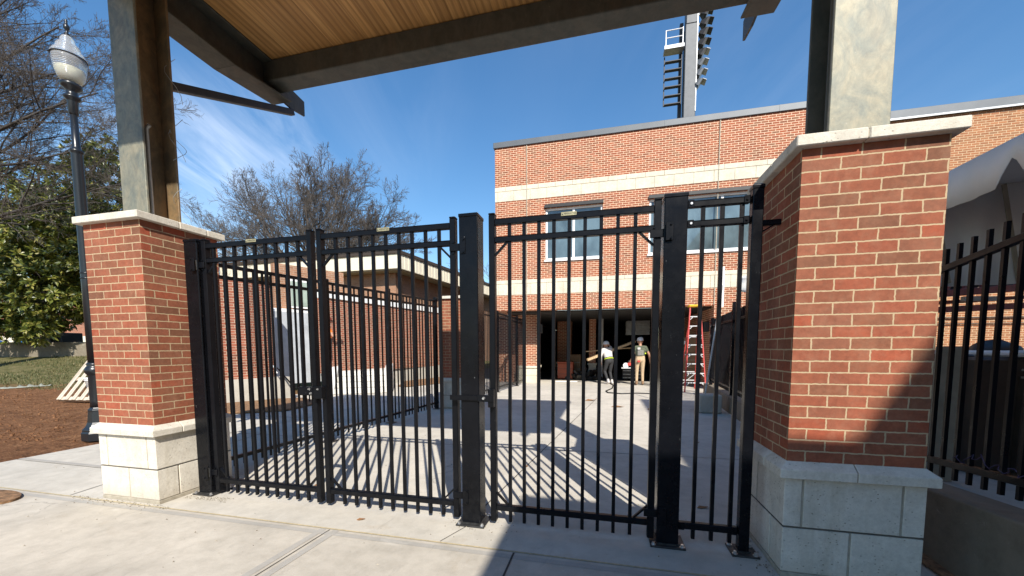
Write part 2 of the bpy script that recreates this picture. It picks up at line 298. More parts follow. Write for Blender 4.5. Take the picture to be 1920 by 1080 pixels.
# ------------------------------------------------------------------ mesh builder
class MB:
    def __init__(s): s.v = []; s.f = []; s.m = []; s.sm = []
    def add(s, vs, fs, m=0, smooth=False):
        o = len(s.v); s.v += [tuple(v) for v in vs]
        for f in fs: s.f.append(tuple(o + i for i in f)); s.m.append(m); s.sm.append(smooth)
        return s
    def box(s, x0, x1, y0, y1, z0, z1, m=0):
        x0, x1 = sorted((x0, x1)); y0, y1 = sorted((y0, y1)); z0, z1 = sorted((z0, z1))
        return s.add([(x0, y0, z0), (x1, y0, z0), (x1, y1, z0), (x0, y1, z0), (x0, y0, z1), (x1, y0, z1), (x1, y1, z1), (x0, y1, z1)],
                     [(0, 3, 2, 1), (4, 5, 6, 7), (0, 1, 5, 4), (1, 2, 6, 5), (2, 3, 7, 6), (3, 0, 4, 7)], m)
    def bar(s, a, b, w, h, m=0, up=(0, 0, 1)):
        a = Vector(a); b = Vector(b); t = (b - a).normalized(); up = Vector(up)
        if abs(t.dot(up)) > .98: up = Vector((0, 1, 0))
        r = t.cross(up).normalized(); u = r.cross(t).normalized()
        vs = []
        for p in (a, b):
            for i, j in ((-1, -1), (1, -1), (1, 1), (-1, 1)): vs.append(p + r * (w / 2 * i) + u * (h / 2 * j))
        return s.add(vs, [(3, 2, 1, 0), (4, 5, 6, 7), (0, 1, 5, 4), (1, 2, 6, 5), (2, 3, 7, 6), (3, 0, 4, 7)], m)
    def cyl(s, a, b, r0, r1=None, n=12, m=0, smooth=True, caps=True):
        r1 = r0 if r1 is None else r1
        return s.tube([a, b], [r0, r1], n, m, smooth, caps)
    def tube(s, pts, rs, n=6, m=0, smooth=True, caps=True):
        pts = [Vector(p) for p in pts]
        if not hasattr(rs, '__len__'): rs = [rs] * len(pts)
        vs = []; fs = []
        t0 = (pts[1] - pts[0]).normalized()
        r = t0.cross(Vector((0, 0, 1)));
        if r.length < .05: r = t0.cross(Vector((0, 1, 0)))
        r.normalize()
        for i, p in enumerate(pts):
            t = (pts[min(i + 1, len(pts) - 1)] - pts[max(i - 1, 0)]).normalized()
            r = (r - t * r.dot(t)).normalized(); u = t.cross(r)
            for k in range(n):
                a = 2 * math.pi * k / n; vs.append(p + (r * math.cos(a) + u * math.sin(a)) * rs[i])
        for i in range(len(pts) - 1):
            for k in range(n): fs.append((i * n + k, i * n + (k + 1) % n, (i + 1) * n + (k + 1) % n, (i + 1) * n + k))
        s.add(vs, fs, m, smooth)
        if caps:
            L = len(pts) - 1
            s.add(vs[:n], [tuple(range(n - 1, -1, -1))], m); s.add(vs[L * n:], [tuple(range(n))], m)
        return s
    def lathe(s, cx, cy, prof, n=24, m=0, smooth=True):
        vs = []; fs = []
        for r, z in prof:
            for k in range(n):
                a = 2 * math.pi * (k + .5) / n; vs.append((cx + r * math.cos(a), cy + r * math.sin(a), z))
        for i in range(len(prof) - 1):
            for k in range(n): fs.append((i * n + k, i * n + (k + 1) % n, (i + 1) * n + (k + 1) % n, (i + 1) * n + k))
        fs.append(tuple(range(n - 1, -1, -1))); fs.append(tuple(range((len(prof) - 1) * n, len(prof) * n)))
        return s.add(vs, fs, m, smooth)
    def prism(s, poly, off, m=0):
        n = len(poly); off = Vector(off); a = [Vector(p) for p in poly]; b = [p + off for p in a]
        return s.add(a + b, [tuple(range(n - 1, -1, -1)), tuple(range(n, 2 * n))] + [(i, (i + 1) % n, n + (i + 1) % n, n + i) for i in range(n)], m)
    def poly(s, pts, m=0): return s.add(pts, [tuple(range(len(pts)))], m)
    def build(s, name, mats, parent=None, bevel=0, seg=1, uo=0, vo=0, fix=True):
        if not isinstance(mats, (list, tuple)): mats = [mats]
        if parent is not None: o = Vector(ORI[parent.name])
        else:
            xs = [v[0] for v in s.v]; ys = [v[1] for v in s.v]; zs = [v[2] for v in s.v]
            o = Vector(((min(xs) + max(xs)) / 2, (min(ys) + max(ys)) / 2, min(zs)))
        me = bpy.data.meshes.new(name)
        me.from_pydata([tuple(Vector(v) - o) for v in s.v], [], s.f)
        for mm in mats: me.materials.append(mm)
        me.polygons.foreach_set('material_index', s.m); me.polygons.foreach_set('use_smooth', s.sm)
        if fix:
            bm = bmesh.new(); bm.from_mesh(me); bmesh.ops.recalc_face_normals(bm, faces=bm.faces); bm.to_mesh(me); bm.free()
        me.update()
        uvl = me.uv_layers.new(name='UVMap').data
        for p in me.polygons:
            n = p.normal
            if abs(n.z) > .8: e1, e2 = Vector((1, 0, 0)), Vector((0, 1, 0))
            else:
                e1 = Vector((-n.y, n.x, 0)); e1 = e1.normalized() if e1.length else Vector((1, 0, 0))
                e2 = Vector((0, 0, 1))
            for li in p.loop_indices:
                w = me.vertices[me.loops[li].vertex_index].co + o
                uvl[li].uv = (w.dot(e1) + uo, w.dot(e2) + vo)
        ob = bpy.data.objects.new(name, me); C.objects.link(ob)
        if parent is not None: ob.parent = parent; ORI[ob.name] = tuple(o)
        else: ob.location = o; ORI[ob.name] = tuple(o)
        if bevel:
            bv = ob.modifiers.new('bevel', 'BEVEL'); bv.width = bevel; bv.segments = seg; bv.limit_method = 'ANGLE'
        return ob

def tag(o, label, cat, group=None, kind=None):
    o['label'] = label; o['category'] = cat
    if group: o['group'] = group
    if kind: o['kind'] = kind
    return o
def thing(name, loc, label, cat, group=None, rz=0):
    o = bpy.data.objects.new(name, None); C.objects.link(o); o.location = loc; o.rotation_euler = (0, 0, rz)
    o.empty_display_size = .2; ORI[o.name] = tuple(loc); return tag(o, label, cat, group)
def struct(o): o['kind'] = 'structure'; return o
def kids(o): return [c for c in bpy.data.objects if c.parent == o]
def copy_part(o, dx, parent=None, name=None):
    c = o.copy(); C.objects.link(c); c.parent = parent or o.parent
    c.location = Vector(o.location) + Vector(dx); ORI[c.name] = ORI[o.name]; return c
def copy_thing(r, loc, label, group=None, rz=None):
    c = r.copy(); C.objects.link(c); c.location = loc; c['label'] = label
    if rz is not None: c.rotation_euler = (0, 0, rz)
    if group: c['group'] = group
    for k in list(r.children):
        d = k.copy(); C.objects.link(d); d.parent = c
        for g in list(k.children):
            e = g.copy(); C.objects.link(e); e.parent = d
    return c

# ------------------------------------------------------------------ camera (solved from the photograph) and light
YAW, PITCH, ROLL, FPX, CY, H = .23788, .07407, -.00342, 718.06, 705.58, 1.42
def camrot():
    cy, sy, cp, sp, cr, sr = math.cos(YAW), math.sin(YAW), math.cos(PITCH), math.sin(PITCH), math.cos(ROLL), math.sin(ROLL)
    Ry = Matrix(((cy, 0, sy), (0, 1, 0), (-sy, 0, cy))); Rx = Matrix(((1, 0, 0), (0, cp, -sp), (0, sp, cp))); Rz = Matrix(((cr, -sr, 0), (sr, cr, 0), (0, 0, 1)))
    return Rz @ Rx @ Ry
RC = camrot()
def w3(r): return Vector((r[0], r[2], -r[1]))
cx_, dn_, fw_ = w3(RC[0]), w3(RC[1]), w3(RC[2])
cam = bpy.data.cameras.new('camera'); co = bpy.data.objects.new('camera', cam); C.objects.link(co)
up_ = -dn_; bk_ = -fw_
co.matrix_world = Matrix(((cx_.x, up_.x, bk_.x, 0), (cx_.y, up_.y, bk_.y, 0), (cx_.z, up_.z, bk_.z, H), (0, 0, 0, 1)))
cam.sensor_width = 36; cam.lens = FPX / 1920 * 36; cam.shift_y = (CY - 540) / 1920; cam.clip_end = 3000; cam.clip_start = .05
sc.camera = co
def P(x, y, d):      # world point seen at a photograph pixel, d metres ahead
    return Vector((0, 0, H)) + (fw_ + cx_ * ((x - 960) / FPX) + dn_ * ((y - CY) / FPX)) * d

SUN = Vector((.555, -1.045, 1)).normalized()
sl = bpy.data.lights.new('sun', 'SUN'); sl.energy = 4.3; sl.angle = R_(.53); sl.color = (1, .945, .855)
so = bpy.data.objects.new('sun', sl); C.objects.link(so); so.rotation_euler = SUN.to_track_quat('Z', 'Y').to_euler(); so.location = (8, -14, 16)
wd = bpy.data.worlds.new('World'); sc.world = wd; wd.use_nodes = True
nt = wd.node_tree; bg = nt.nodes['Background']
sky = nd(nt, 'ShaderNodeTexSky', sky_type='NISHITA'); sky.sun_disc = False
sky.sun_elevation = math.asin(SUN.z); sky.sun_rotation = math.atan2(SUN.x, SUN.y)
sky.air_density = 1.25; sky.dust_density = .25; sky.ozone_density = 3.2; sky.altitude = 200
tc = nd(nt, 'ShaderNodeTexCoord').outputs['Generated']
sx = nd(nt, 'ShaderNodeSeparateXYZ'); nt.links.new(tc, sx.inputs[0])
den = math_(nt, 'ADD', math_(nt, 'MAXIMUM', sx.outputs[2], 0.0), .12)
cb = nd(nt, 'ShaderNodeCombineXYZ')
nt.links.new(math_(nt, 'DIVIDE', sx.outputs[0], den), cb.inputs[0]); nt.links.new(math_(nt, 'DIVIDE', sx.outputs[1], den), cb.inputs[1])
CLOUDS = [((-.668, .62, .405), .985, .999, .6), ((-.775, .565, .285), .985, .999, .6), ((-.49, .72, .49), .97, .997, .10), ((.30, .85, .40), .93, .99, .06)]
c1 = noise(nt, 1.0, 9, .6, scaled(nt, scaled(nt, cb.outputs[0], (1, 1, 1), rot=(0, 0, R_(-108))), (1.1, 4.6, 1), loc=(1.7, .4, 0)), .7)
c2 = noise(nt, .7, 4, .5, scaled(nt, cb.outputs[0], (1, 1, 1), loc=(4.2, 2.6, 0)))
def lobe(v, a, b_):
    d = nd(nt, 'ShaderNodeVectorMath', operation='DOT_PRODUCT'); nt.links.new(tc, d.inputs[0]); d.inputs[1].default_value = v
    m = nd(nt, 'ShaderNodeMapRange', interpolation_type='SMOOTHSTEP'); nt.links.new(d.outputs['Value'], m.inputs[0]); m.inputs[1].default_value = a; m.inputs[2].default_value = b_; return m.outputs[0]
cov = math_(nt, 'MULTIPLY', ramp(nt, c2, [(.45, (0, 0, 0)), (.7, (1, 1, 1))]), .10)
for v, a, b_, k_ in CLOUDS: cov = math_(nt, 'ADD', cov, math_(nt, 'MULTIPLY', lobe(v, a, b_), k_))
cl = math_(nt, 'MULTIPLY', ramp(nt, c1, [(.36, (0, 0, 0)), (.72, (1, 1, 1))]), math_(nt, 'MINIMUM', cov, 1.0))
hs = nd(nt, 'ShaderNodeHueSaturation'); hs.inputs['Saturation'].default_value = 1.22; hs.inputs['Value'].default_value = .90; nt.links.new(sky.outputs[0], hs.inputs['Color'])
skyc = mix(nt, math_(nt, 'MULTIPLY', cl, .5), hs.outputs[0], (7.0, 7.5, 8.4))
nt.links.new(skyc, bg.inputs[0]); bg.inputs[1].default_value = .115
sc.view_settings.view_transform = 'Standard'; sc.view_settings.look = 'None'; sc.view_settings.gamma = 1
sc.view_settings.exposure = 0.75
sc.render.engine = 'CYCLES'
sc.cycles.max_bounces = 8; sc.cycles.diffuse_bounces = 4; sc.cycles.glossy_bounces = 3; sc.cycles.transmission_bounces = 6
sc.cycles.use_denoising = True; sc.cycles.sample_clamp_indirect = 4

# ------------------------------------------------------------------ terrain and paving
def smooth(a, b, x):
    t = min(1, max(0, (x - a) / (b - a))); return t * t * (3 - 2 * t)
def terrain(x, y):
    d = -.236 * x + .969 * y
    z = 1.12 * max(0, min(12.0, d - 8) / 12) ** 1.9
    if d > 20.6: z = 1.72 + (d - 20.6) * .004
    z *= smooth(7.6, 12.5, -x)
    if x < -7.5: z += .03 * (mnoise.noise((x * .7, y * .7, 0)) + .6 * mnoise.noise((x * 2.1, y * 2.1, 4))) * smooth(7.6, 9, -x)
    return z - .05
def axis_pts(breaks):
    out = []
    for a, b, st in breaks:
        n = max(1, int(round((b - a) / st)))
        out += [a + (b - a) * i / n for i in range(n)]
    return out + [breaks[-1][1]]
xs = axis_pts([(-900, -100, 100), (-100, -40, 10), (-40, -20, 1), (-20, -7, .4), (-7, 30, 4), (30, 100, 10), (100, 900, 100)])
ys = axis_pts([(-900, -100, 100), (-100, -10, 10), (-10, 0, 1), (0, 24, .45), (24, 60, 3), (60, 1500, 120)])
g = MB(); g.v = [(x, y, terrain(x, y)) for y in ys for x in xs]; nx = len(xs)
for j in range(len(ys) - 1):
    for i in range(nx - 1):
        g.f.append((j * nx + i, j * nx + i + 1, (j + 1) * nx + i + 1, (j + 1) * nx + i)); g.m.append(0); g.sm.append(True)
struct(g.build('ground', M['soil'], fix=False))
def slab(name, pts, z, m, t=.12):
    b = MB(); b.prism([(x, y, z - t) for x, y in pts], (0, 0, t)); return struct(b.build(name, m))
slab('forecourt', [(-7.42, -9), (9, -9), (9, 2.50), (-7.42, 2.50)], 0, M['conc'])
slab('courtyard', [(-7.40, 2.512), (9, 2.512), (9, 15.3), (4.2, 17), (-12, 17), (-12, 9), (-9.6, 7.0), (-7.38, 5.6)], 0, M['conc_c'])
def strip(name, a, b, w, m, z=.003):
    a = Vector((*a, z)); b = Vector((*b, z)); t = (b - a).normalized(); r = Vector((-t.y, t.x, 0)) * w / 2
    k = MB(); k.poly([a - r, b - r, b + r, a + r]); return struct(k.build(name, m))
strip('expansion_joint', (-7.42, 2.506), (1.05, 2.506), .016, M['sandj'])
for a, b, w in (((-2.02, 2.49), (-2.30, -4), .055), ((-2.14, 2.49), (-2.42, -4), .055)): strip('troweled_edge', a, b, w, M['tool'])
strip('control_joint', (-2.08, 2.49), (-2.36, -4), .009, M['darkj'])
strip('control_joint', (-.595, 2.49), (-.60, -4), .014, M['darkj'])
strip('troweled_edge', (-7.4, 2.44), (1.0, 2.44), .05, M['tool'], .002)
strip('control_joint', (-1.16, 2.52), (-1.05, 2.80), .007, M['darkj'])
strip('control_joint', (-5.05, 2.52), (-5.6, 5.2), .009, M['darkj'])
strip('control_joint', (-7.4, 3.22), (-4.70, 3.20), .009, M['darkj'])
strip('troweled_edge', (-7.4, 3.27), (-4.70, 3.25), .05, M['tool'], .002)
strip('control_joint', (-1.05, 3.0), (-.20, 11.0), .012, M['darkj'])
strip('control_joint', (-3.9, 5.15), (2.2, 5.30), .010, M['darkj'])
strip('control_joint', (-7.2, 5.10), (-4.0, 5.12), .010, M['darkj'])
strip('control_joint', (-8.6, 6.55), (-3.95, 6.55), .010, M['darkj'])
strip('control_joint', (-6.2, 4.4), (-5.6, 9.5), .010, M['darkj'])
strip('control_joint', (-3.6, 9.9), (2.6, 9.9), .010, M['darkj'])
def bed(pts, name='mulch_bed', m='mulch', z=.05):
    k = MB(); k.prism([(x, y, .004) for x, y in pts], (0, 0, z)); return struct(k.build(name, M[m], bevel=.02))
bed([(-11, 7.2), (-8.4, 6.2), (-7.0, 7.15), (-7.1, 8.4), (-8.2, 9.0), (-10.5, 7.6)])
bed([(-7.0, 12.6), (-6.2, 14.6), (-6.6, 18.5), (-9.2, 18.5), (-8.2, 14.6), (-7.4, 12.7)])
n_ = 28; pc = Vector((-5.72, 2.27, 0))
k = MB(); k.prism([(pc.x + .36 * math.cos(i * 2 * math.pi / n_), pc.y + .17 * math.sin(i * 2 * math.pi / n_), .003) for i in range(n_)], (0, 0, .02)); struct(k.build('mulch_circle', M['mulch']))
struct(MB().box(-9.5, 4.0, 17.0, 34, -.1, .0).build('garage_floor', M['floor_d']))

# retaining wall on the lawn
a, b = P(-120, 668, 19.6), P(330, 670, 20.2)
w_ = MB(); w_.prism([(a.x, a.y, .3), (b.x, b.y, .3), (b.x - .06, b.y + .35, .3), (a.x - .06, a.y + .35, .3)], (0, 0, 1.50))
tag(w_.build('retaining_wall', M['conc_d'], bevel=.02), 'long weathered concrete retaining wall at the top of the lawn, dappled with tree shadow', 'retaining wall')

# ------------------------------------------------------------------ brick pillars
PW = .69
def make_pillar(x0, y0, label):
    x1, y1 = x0 + PW, y0 + PW
    t = thing('brick_pillar', (x0 + PW / 2, y0 + PW / 2, 0), label, 'pillar', 'brick gate pillars with cast stone bases')
    rows = 27
    MB().box(x0, x1, y0, y1, .70, .73 + rows * .0678 + .004).build('brick_shaft', M['brick'], t, uo=-x0, vo=-.73 + .0678 * 40)
    s = .010; bx0, bx1, by0, by1 = x0 - s, x1 + s, y0 - s, y1 + s
    b = MB()
    b.box(bx0 + .006, bx1 - .006, by0 + .006, by1 - .006, 0, .64, 1)
    b.box(bx0 - .003, bx1 + .003, by0 - .003, by1 + .003, .0, .032, 1)
    j = .0065; xm, ym = (bx0 + bx1) / 2, (by0 + by1) / 2
    for xa, xb in ((bx0, xm - j), (xm + j, bx1)):
        for ya, yb in ((by0, by0 + .18 - j), (by0 + .18 + j, by1)): b.box(xa, xb, ya, yb, .038, .313)
    xj = (bx0, bx0 + .10, bx1 - .11, bx1); yj = (by0, by0 + .42, by1)
    for i in range(3):
        for q in range(2): b.box(xj[i] + (j if i else 0), xj[i + 1] - (j if i < 2 else 0), yj[q] + (j if q else 0), yj[q + 1] - (j if not q else 0), .326, .628)
    b.box(bx0 - .001, bx1 + .001, by0 - .001, by1 + .001, .3165, .3225, 2)
    b.build('stone_base', [M['stone'], M['mortar'], M['seam']], t, bevel=.004)
    o = .05; b = MB(); b.box(x0 - o + .006, x1 + o - .006, y0 - o + .006, y1 + o - .006, .634, .684, 1)
    def ledge_piece(xa, xb, ya, yb):
        lo = [(xa, ya), (xb, ya), (xb, yb), (xa, yb)]
        f = lambda p: (min(max(p[0], x0 - .002), x1 + .002), min(max(p[1], y0 - .002), y1 + .002))
        vs = [(*p, .632) for p in lo] + [(*p, .688) for p in lo] + [(*f(p), .73) for p in lo]
        fs = [(3, 2, 1, 0), (8, 9, 10, 11)]
        for k in (0, 4):
            for i in range(4): fs.append((k + i, k + (i + 1) % 4, k + 4 + (i + 1) % 4, k + 4 + i))
        b.add(vs, fs, 0)
    for xa, xb in ((x0 - o, xm - .003), (xm + .003, x1 + o)):
        for ya, yb in ((y0 - o, y0 + .2), (y0 + .206, y1 + o)): ledge_piece(xa, xb, ya, yb)
    b.build('stone_ledge', [M['stone'], M['mortar']], t, bevel=.004)
    b = MB(); b.box(x0 - o + .006, x1 + o - .006, y0 - o + .006, y1 + o - .006, 2.556, 2.604, 1)
    for xa, xb in ((x0 - o, xm - .055), (xm - .048, x1 + o)):
        for ya, yb in ((y0 - o, y0 + .29), (y0 + .297, y0 + .55), (y0 + .557, y1 + o)): b.box(xa, xb, ya, yb, 2.55, 2.612)
    b.build('stone_cap', [M['stone'], M['mortar']], t, bevel=.005)
    return t
LX, LY, RX, RY = -4.645, 2.565, 1.087, 2.618
pil = make_pillar(LX, LY, 'red brick pillar with pale stone base beside the lamp post, carrying the mottled column at the open left end of the gates')
copy_thing(pil, (RX + PW / 2, RY + PW / 2, 0), 'large red brick pillar with pale stone base nearest the white tent, half in shade')
copy_thing(pil, (-3.70 + PW / 2, 8.32 + PW / 2, 0), 'small distant brick pillar inside the courtyard where the inner fence ends')

# ------------------------------------------------------------------ steel canopy
cp = thing('entrance_canopy', (-1.43, 2.91, 2.612), 'weathered steel entrance canopy with pine plank soffit standing on two brick pillars', 'canopy')
ZB, ZT = 4.67, 5.075
def hcol(x, y, m_front, m_web, m_rear):
    w, d, tf = .31, .295, .022
    o = MB(); z0, z1 = 2.612, ZT
    o.box(x - w / 2, x + w / 2, y - d / 2, y - d / 2 + tf, z0, z1, 0)
    o.box(x - .008, x + .008, y - d / 2 + tf, y + d / 2 - tf, z0, z1, 1)
    o.box(x - w / 2, x + w / 2, y + d / 2 - tf, y + d / 2, z0, z1, 2)
    return o.build('steel_column', [m_front, m_web, m_rear], cp, bevel=.004)
XL, XR, YC = -4.30, 1.437, 2.91
cl_ = hcol(XL, YC, M['steel_l'], M['steel_r'], M['steel_r']); cr_ = hcol(XR, 2.925, M['steel_l'], M['steel'], M['steel'])
MB().tube([(XL + .05, YC - .04, 2.62), (XL + .05, YC - .04, 3.50), (XL + .09, YC - .04, 3.53)], .017, 8).build('conduit', M['galv'], cl_)
for i in range(4):
    a0 = random.uniform(0, 6); pts = []
    z = 3.0 + i * .28
    for k in range(8):
        pts.append((XL + .165 + .05 * math.sin(a0 + k * .8), YC + .15 + .06 * math.cos(a0 + k * .7), z + .06 * k * (1 if i % 2 else -.7)))
    MB().tube(pts, .0022, 4).build('tie_wire', M['galv'], cl_)
MB().tube([(XR - .10, 2.91, 2.62), (XR - .10, 2.91, 5.0)], .018, 8).build('conduit', M['steel'], cr_)
MB().tube([(XR - .05, 2.97, 2.62), (XR - .05, 2.97, 5.0)], .012, 8).build('conduit', M['hose'], cr_)
for xb in (XL, XR):
    for s in (1, -1):
        yy = lambda q: YC + s * q
        y0, yk, yt = .145, .84, 1.66        # distances from the column centre line
        zk, zt = ZB - .02, 4.735
        b = MB()
        prof = [(y0, ZB), (yk, zk), (yt, zt)]
        for (qa, za), (qb, zb2) in zip(prof[:-1], prof[1:]):      # bottom flange
            pl = [(xb - .15, yy(qa), za), (xb - .15, yy(qb), zb2), (xb - .15, yy(qb), zb2 + .02), (xb - .15, yy(qa), za + .02)]
            b.prism(pl, (.30, 0, 0))
        b.prism([(xb - .15, yy(y0), ZT - .02), (xb - .15, yy(1.42), ZT - .022), (xb - .15, yy(1.42), ZT - .002), (xb - .15, yy(y0), ZT)], (.30, 0, 0))
        b.prism([(xb - .007, yy(y0), ZB + .018), (xb - .007, yy(yk), zk + .018), (xb - .007, yy(yt), zt + .018), (xb - .007, yy(yt), 5.03), (xb - .007, yy(1.42), ZT - .02), (xb - .007, yy(y0), ZT - .018)], (.014, 0, 0))
        b.build('cantilever_beam', M['steel'], cp, bevel=.003)
        k = MB(); k.prism([(xb - .011, yy(1.50), 5.035), (xb - .011, yy(1.70), 5.03), (xb - .011, yy(2.05), 4.985), (xb - .011, yy(2.05), 4.785), (xb - .011, yy(1.80), 4.75), (xb - .011, yy(1.50), 4.78)], (.024, 0, 0)); k.build('tail_plate', M['steel'], cp)
        if s < 0 or xb == XR: continue
        k = MB(); k.bar((xb, yy(.15), 4.03), (xb, yy(1.83), 4.715), .076, .076); k.build('kicker_brace', M['steel_n'], cp, bevel=.006)
for s in (1, -1):
    ya, yb = YC + s * 1.36, YC + s * 1.61
    MB().box(XL + .008, XR - .008, ya, yb, 4.825, 5.07).build('fascia_beam', M['steel'], cp, bevel=.012, seg=2)
MB().box(XL + .008, XR - .008, YC - .1, YC + .1, 4.80, 5.07).build('ridge_beam', M['steel'], cp, bevel=.01)
dk = MB().box(-4.84, 1.97, .92, 4.76, 5.078, 5.13).build('soffit_deck', M['deck'], cp)
MB().box(-4.86, 1.99, .90, 4.78, 5.132, 5.21).build('roof_sheet', M['roof'], cp)

# ------------------------------------------------------------------ gates and gate posts
YG = 2.865            # front face of the gate frames
def post(x, y, w, top, label, cap=True, plate=.115):
    t = thing('gate_post', (x, y, 0), label, 'gate post', 'square black gate posts')
    MB().box(x - w / 2, x + w / 2, y - w / 2, y + w / 2, .012, top - .028).build('post_shaft', M['blackm'], t, bevel=.006, seg=2)
    c = MB(); h = w / 2 + .003
    vs = [(x + i * h, y + j * h, top - .030) for i, j in ((-1, -1), (1, -1), (1, 1), (-1, 1))] + [(x + i * h, y + j * h, top - .006) for i, j in ((-1, -1), (1, -1), (1, 1), (-1, 1))]
    q = h * .55; vs += [(x + i * q, y + j * q, top + .004) for i, j in ((-1, -1), (1, -1), (1, 1), (-1, 1))]
    fs = [(3, 2, 1, 0), (8, 9, 10, 11)] + [(k + i, k + (i + 1) % 4, k + 4 + (i + 1) % 4, k + 4 + i) for k in (0, 4) for i in range(4)]
    c.add(vs, fs); c.build('post_cap', M['blackm'], t, bevel=.004, seg=2)
    p = plate; MB().box(x - p, x + p, y - p, y + p, .001, .014).build('base_plate', M['plate'], t, bevel=.002)
    e = p - .022; b0 = None
    for i, j in ((-1, -1), (1, -1), (1, 1), (-1, 1)):
        if b0 is None:
            m = MB(); m.cyl((x + i * e, y + j * e, .014), (x + i * e, y + j * e, .018), .017, n=12); m.cyl((x + i * e, y + j * e, .018), (x + i * e, y + j * e, .034), .012, .010, n=6, smooth=False)
            b0 = m.build('anchor_bolt', M['zinc'], t)
        else: copy_part(b0, ((i + 1) * e, (j + 1) * e, 0))
    w0 = MB()
    for i, j, ax in ((0, -1, 0), (0, 1, 0), (-1, 0, 1), (1, 0, 1)):
        if ax == 0: w0.bar((x - w / 2, y + j * (w / 2 + .004), .016), (x + w / 2, y + j * (w / 2 + .004), .016), .014, .012)
        else: w0.bar((x + i * (w / 2 + .004), y - w / 2, .016), (x + i * (w / 2 + .004), y + w / 2, .016), .014, .012)
    w0.build('weld_bead', M['plate'], t)
    return t
post(-3.775, 2.915, .152, 2.445, 'black square gate post standing against the brick pillar near the lamp post')
post(-1.024, 2.895, .150, 2.445, 'black square gate post standing alone mid opening between double gate and single gate', plate=.118)
post(.452, 2.905, .148, 2.455, 'thick black gate post hinging the single gate, beside the narrow fixed panel', plate=.118)
post(.945, 2.868, .066, 2.465, 'slim black post tight against the big shaded brick pillar', plate=.085)
epost = [o for o in C.objects if o.type == 'EMPTY' and o.name.startswith('gate_post')][-1]
MB().box(.978, 1.09, 2.855, 2.885, 2.205, 2.240).build('wall_bracket', M['black'], epost, bevel=.003)
MB().bar((.985, 2.87, 2.17), (1.05, 2.87, 2.207), .02, .008).build('bracket_gusset', M['black'], epost)

def text_mesh(body, size):
    cu = bpy.data.curves.new('t', 'FONT'); cu.body = body; cu.size = size; cu.align_x = 'CENTER'; cu.align_y = 'CENTER'; cu.extrude = .0004
    o = bpy.data.objects.new('t', cu); C.objects.link(o); dg = bpy.context.evaluated_depsgraph_get()
    me = bpy.data.meshes.new_from_object(o.evaluated_get(dg)); bpy.data.objects.remove(o); return me
def name_plate(par, x, y, z):
    b = MB().box(x - .056, x + .056, y - .004, y, z - .013, z + .015).build('name_plate', M['brass'], par, bevel=.003)
    me = text_mesh('AMERISTAR', .0175); me.materials.clear(); me.materials.append(M['ink'])
    me.transform(Matrix.Rotation(math.pi / 2, 4, 'X')); t = bpy.data.objects.new('plate_lettering', me); C.objects.link(t); t.parent = b
    t.location = Vector((x + .008, y - .0045, z + .001)) - Vector(ORI[par.name])
    tr = MB(); tr.prism([(x - .052, y - .0048, z - .006), (x - .040, y - .0048, z - .006), (x - .046, y - .0048, z + .006)], (0, .001, 0)); tr.build('plate_emblem', M['ink'], b)
def gate(x0, x1, label, picks, brace_l, brace_r, plate_x=None, sw=.047):
    """frame from x0 to x1 (outer stile edges)"""
    t = thing('metal_gate', ((x0 + x1) / 2, YG + .025, 0), label, 'gate', 'black metal picket gates')
    d = .045
    for xa in (x0, x1 - sw):
        s_ = MB().box(xa, xa + sw, YG - .004, YG + d + .008, .03, 2.425).build('stile', M['black'], t, bevel=.004)
        MB().box(xa - .002, xa + sw + .002, YG - .006, YG + d + .010, 2.4255, 2.44).build('stile_cap', M['black'], s_, bevel=.006, seg=2)
    for nm, za, zb in (('top_rail', 2.352, 2.397), ('middle_rail', 2.222, 2.264), ('bottom_rail', .122, .168)):
        b = MB(); b.box(x0 + sw + .0005, x1 - sw - .0005, YG, YG + .044, za, zb - .006); b.box(x0 + sw + .0005, x1 - sw - .0005, YG + .004, YG + .040, zb - .006, zb)
        b.build(nm, M['black'], t, bevel=.003)
    p0 = MB().box(picks[0] - .0125, picks[0] + .0125, YG + .010, YG + .035, .032, 2.385).build('picket', M['black'], t, bevel=.002)
    for x in picks[1:]: copy_part(p0, (x - picks[0], 0, 0))
    ya = YG + .022
    for xs_, s in ((x0 + sw, 1), (x1 - sw, -1)):
        if (s == 1 and brace_l) or (s == -1 and brace_r):
            MB().bar((xs_, ya, 2.13), (xs_ + s * .095, ya, 2.225), .022, .014).build('corner_brace', M['black'], t)
            MB().bar((xs_, ya, .262), (xs_ + s * .095, ya, .166), .022, .014).build('corner_brace', M['black'], t)
    if plate_x: name_plate(t, plate_x, YG - .0005, 2.385)
    return t
def hinge(t, xp, xs_, z):
    """strap from stile xs_ to post face xp"""
    lo, hi = min(xp, xs_), max(xp, xs_); sg = 1 if xp > xs_ else -1
    b = MB(); b.box(lo - (.0 if sg > 0 else -.0), hi, YG - .018, YG - .005, z - .028, z + .028)
    h = b.build('hinge', M['black'], t, bevel=.003)
    MB().cyl((xp + sg * .008, YG - .020, z - .045), (xp + sg * .008, YG - .020, z + .045), .011, n=10).build('hinge_pin', M['plate'], h)  # lighter steel on the pin stands in for the hinge highlight
    MB().box(xp + sg * .002, xp + sg * .050, YG - .052, YG - .0465, z - .06, z + .06).build('hinge_leaf', M['black'], h, bevel=.002)
    for q in (.046, -.046):
        MB().cyl((xp + sg * .036, YG - .061, z + q), (xp + sg * .036, YG - .0522, z + q), .008, n=6, smooth=False).build('hinge_bolt', M['blackm'], h)
        MB().cyl((xs_ - sg * -.03, YG - .012, z + q * .9), (xs_ - sg * -.03, YG - .0045, z + q * .9), .008, n=6, smooth=False).build('hinge_bolt', M['blackm'], h)
LLx = [-3.553, -3.434, -3.318, -3.202, -3.086, -2.971, -2.857, -2.741, -2.622]
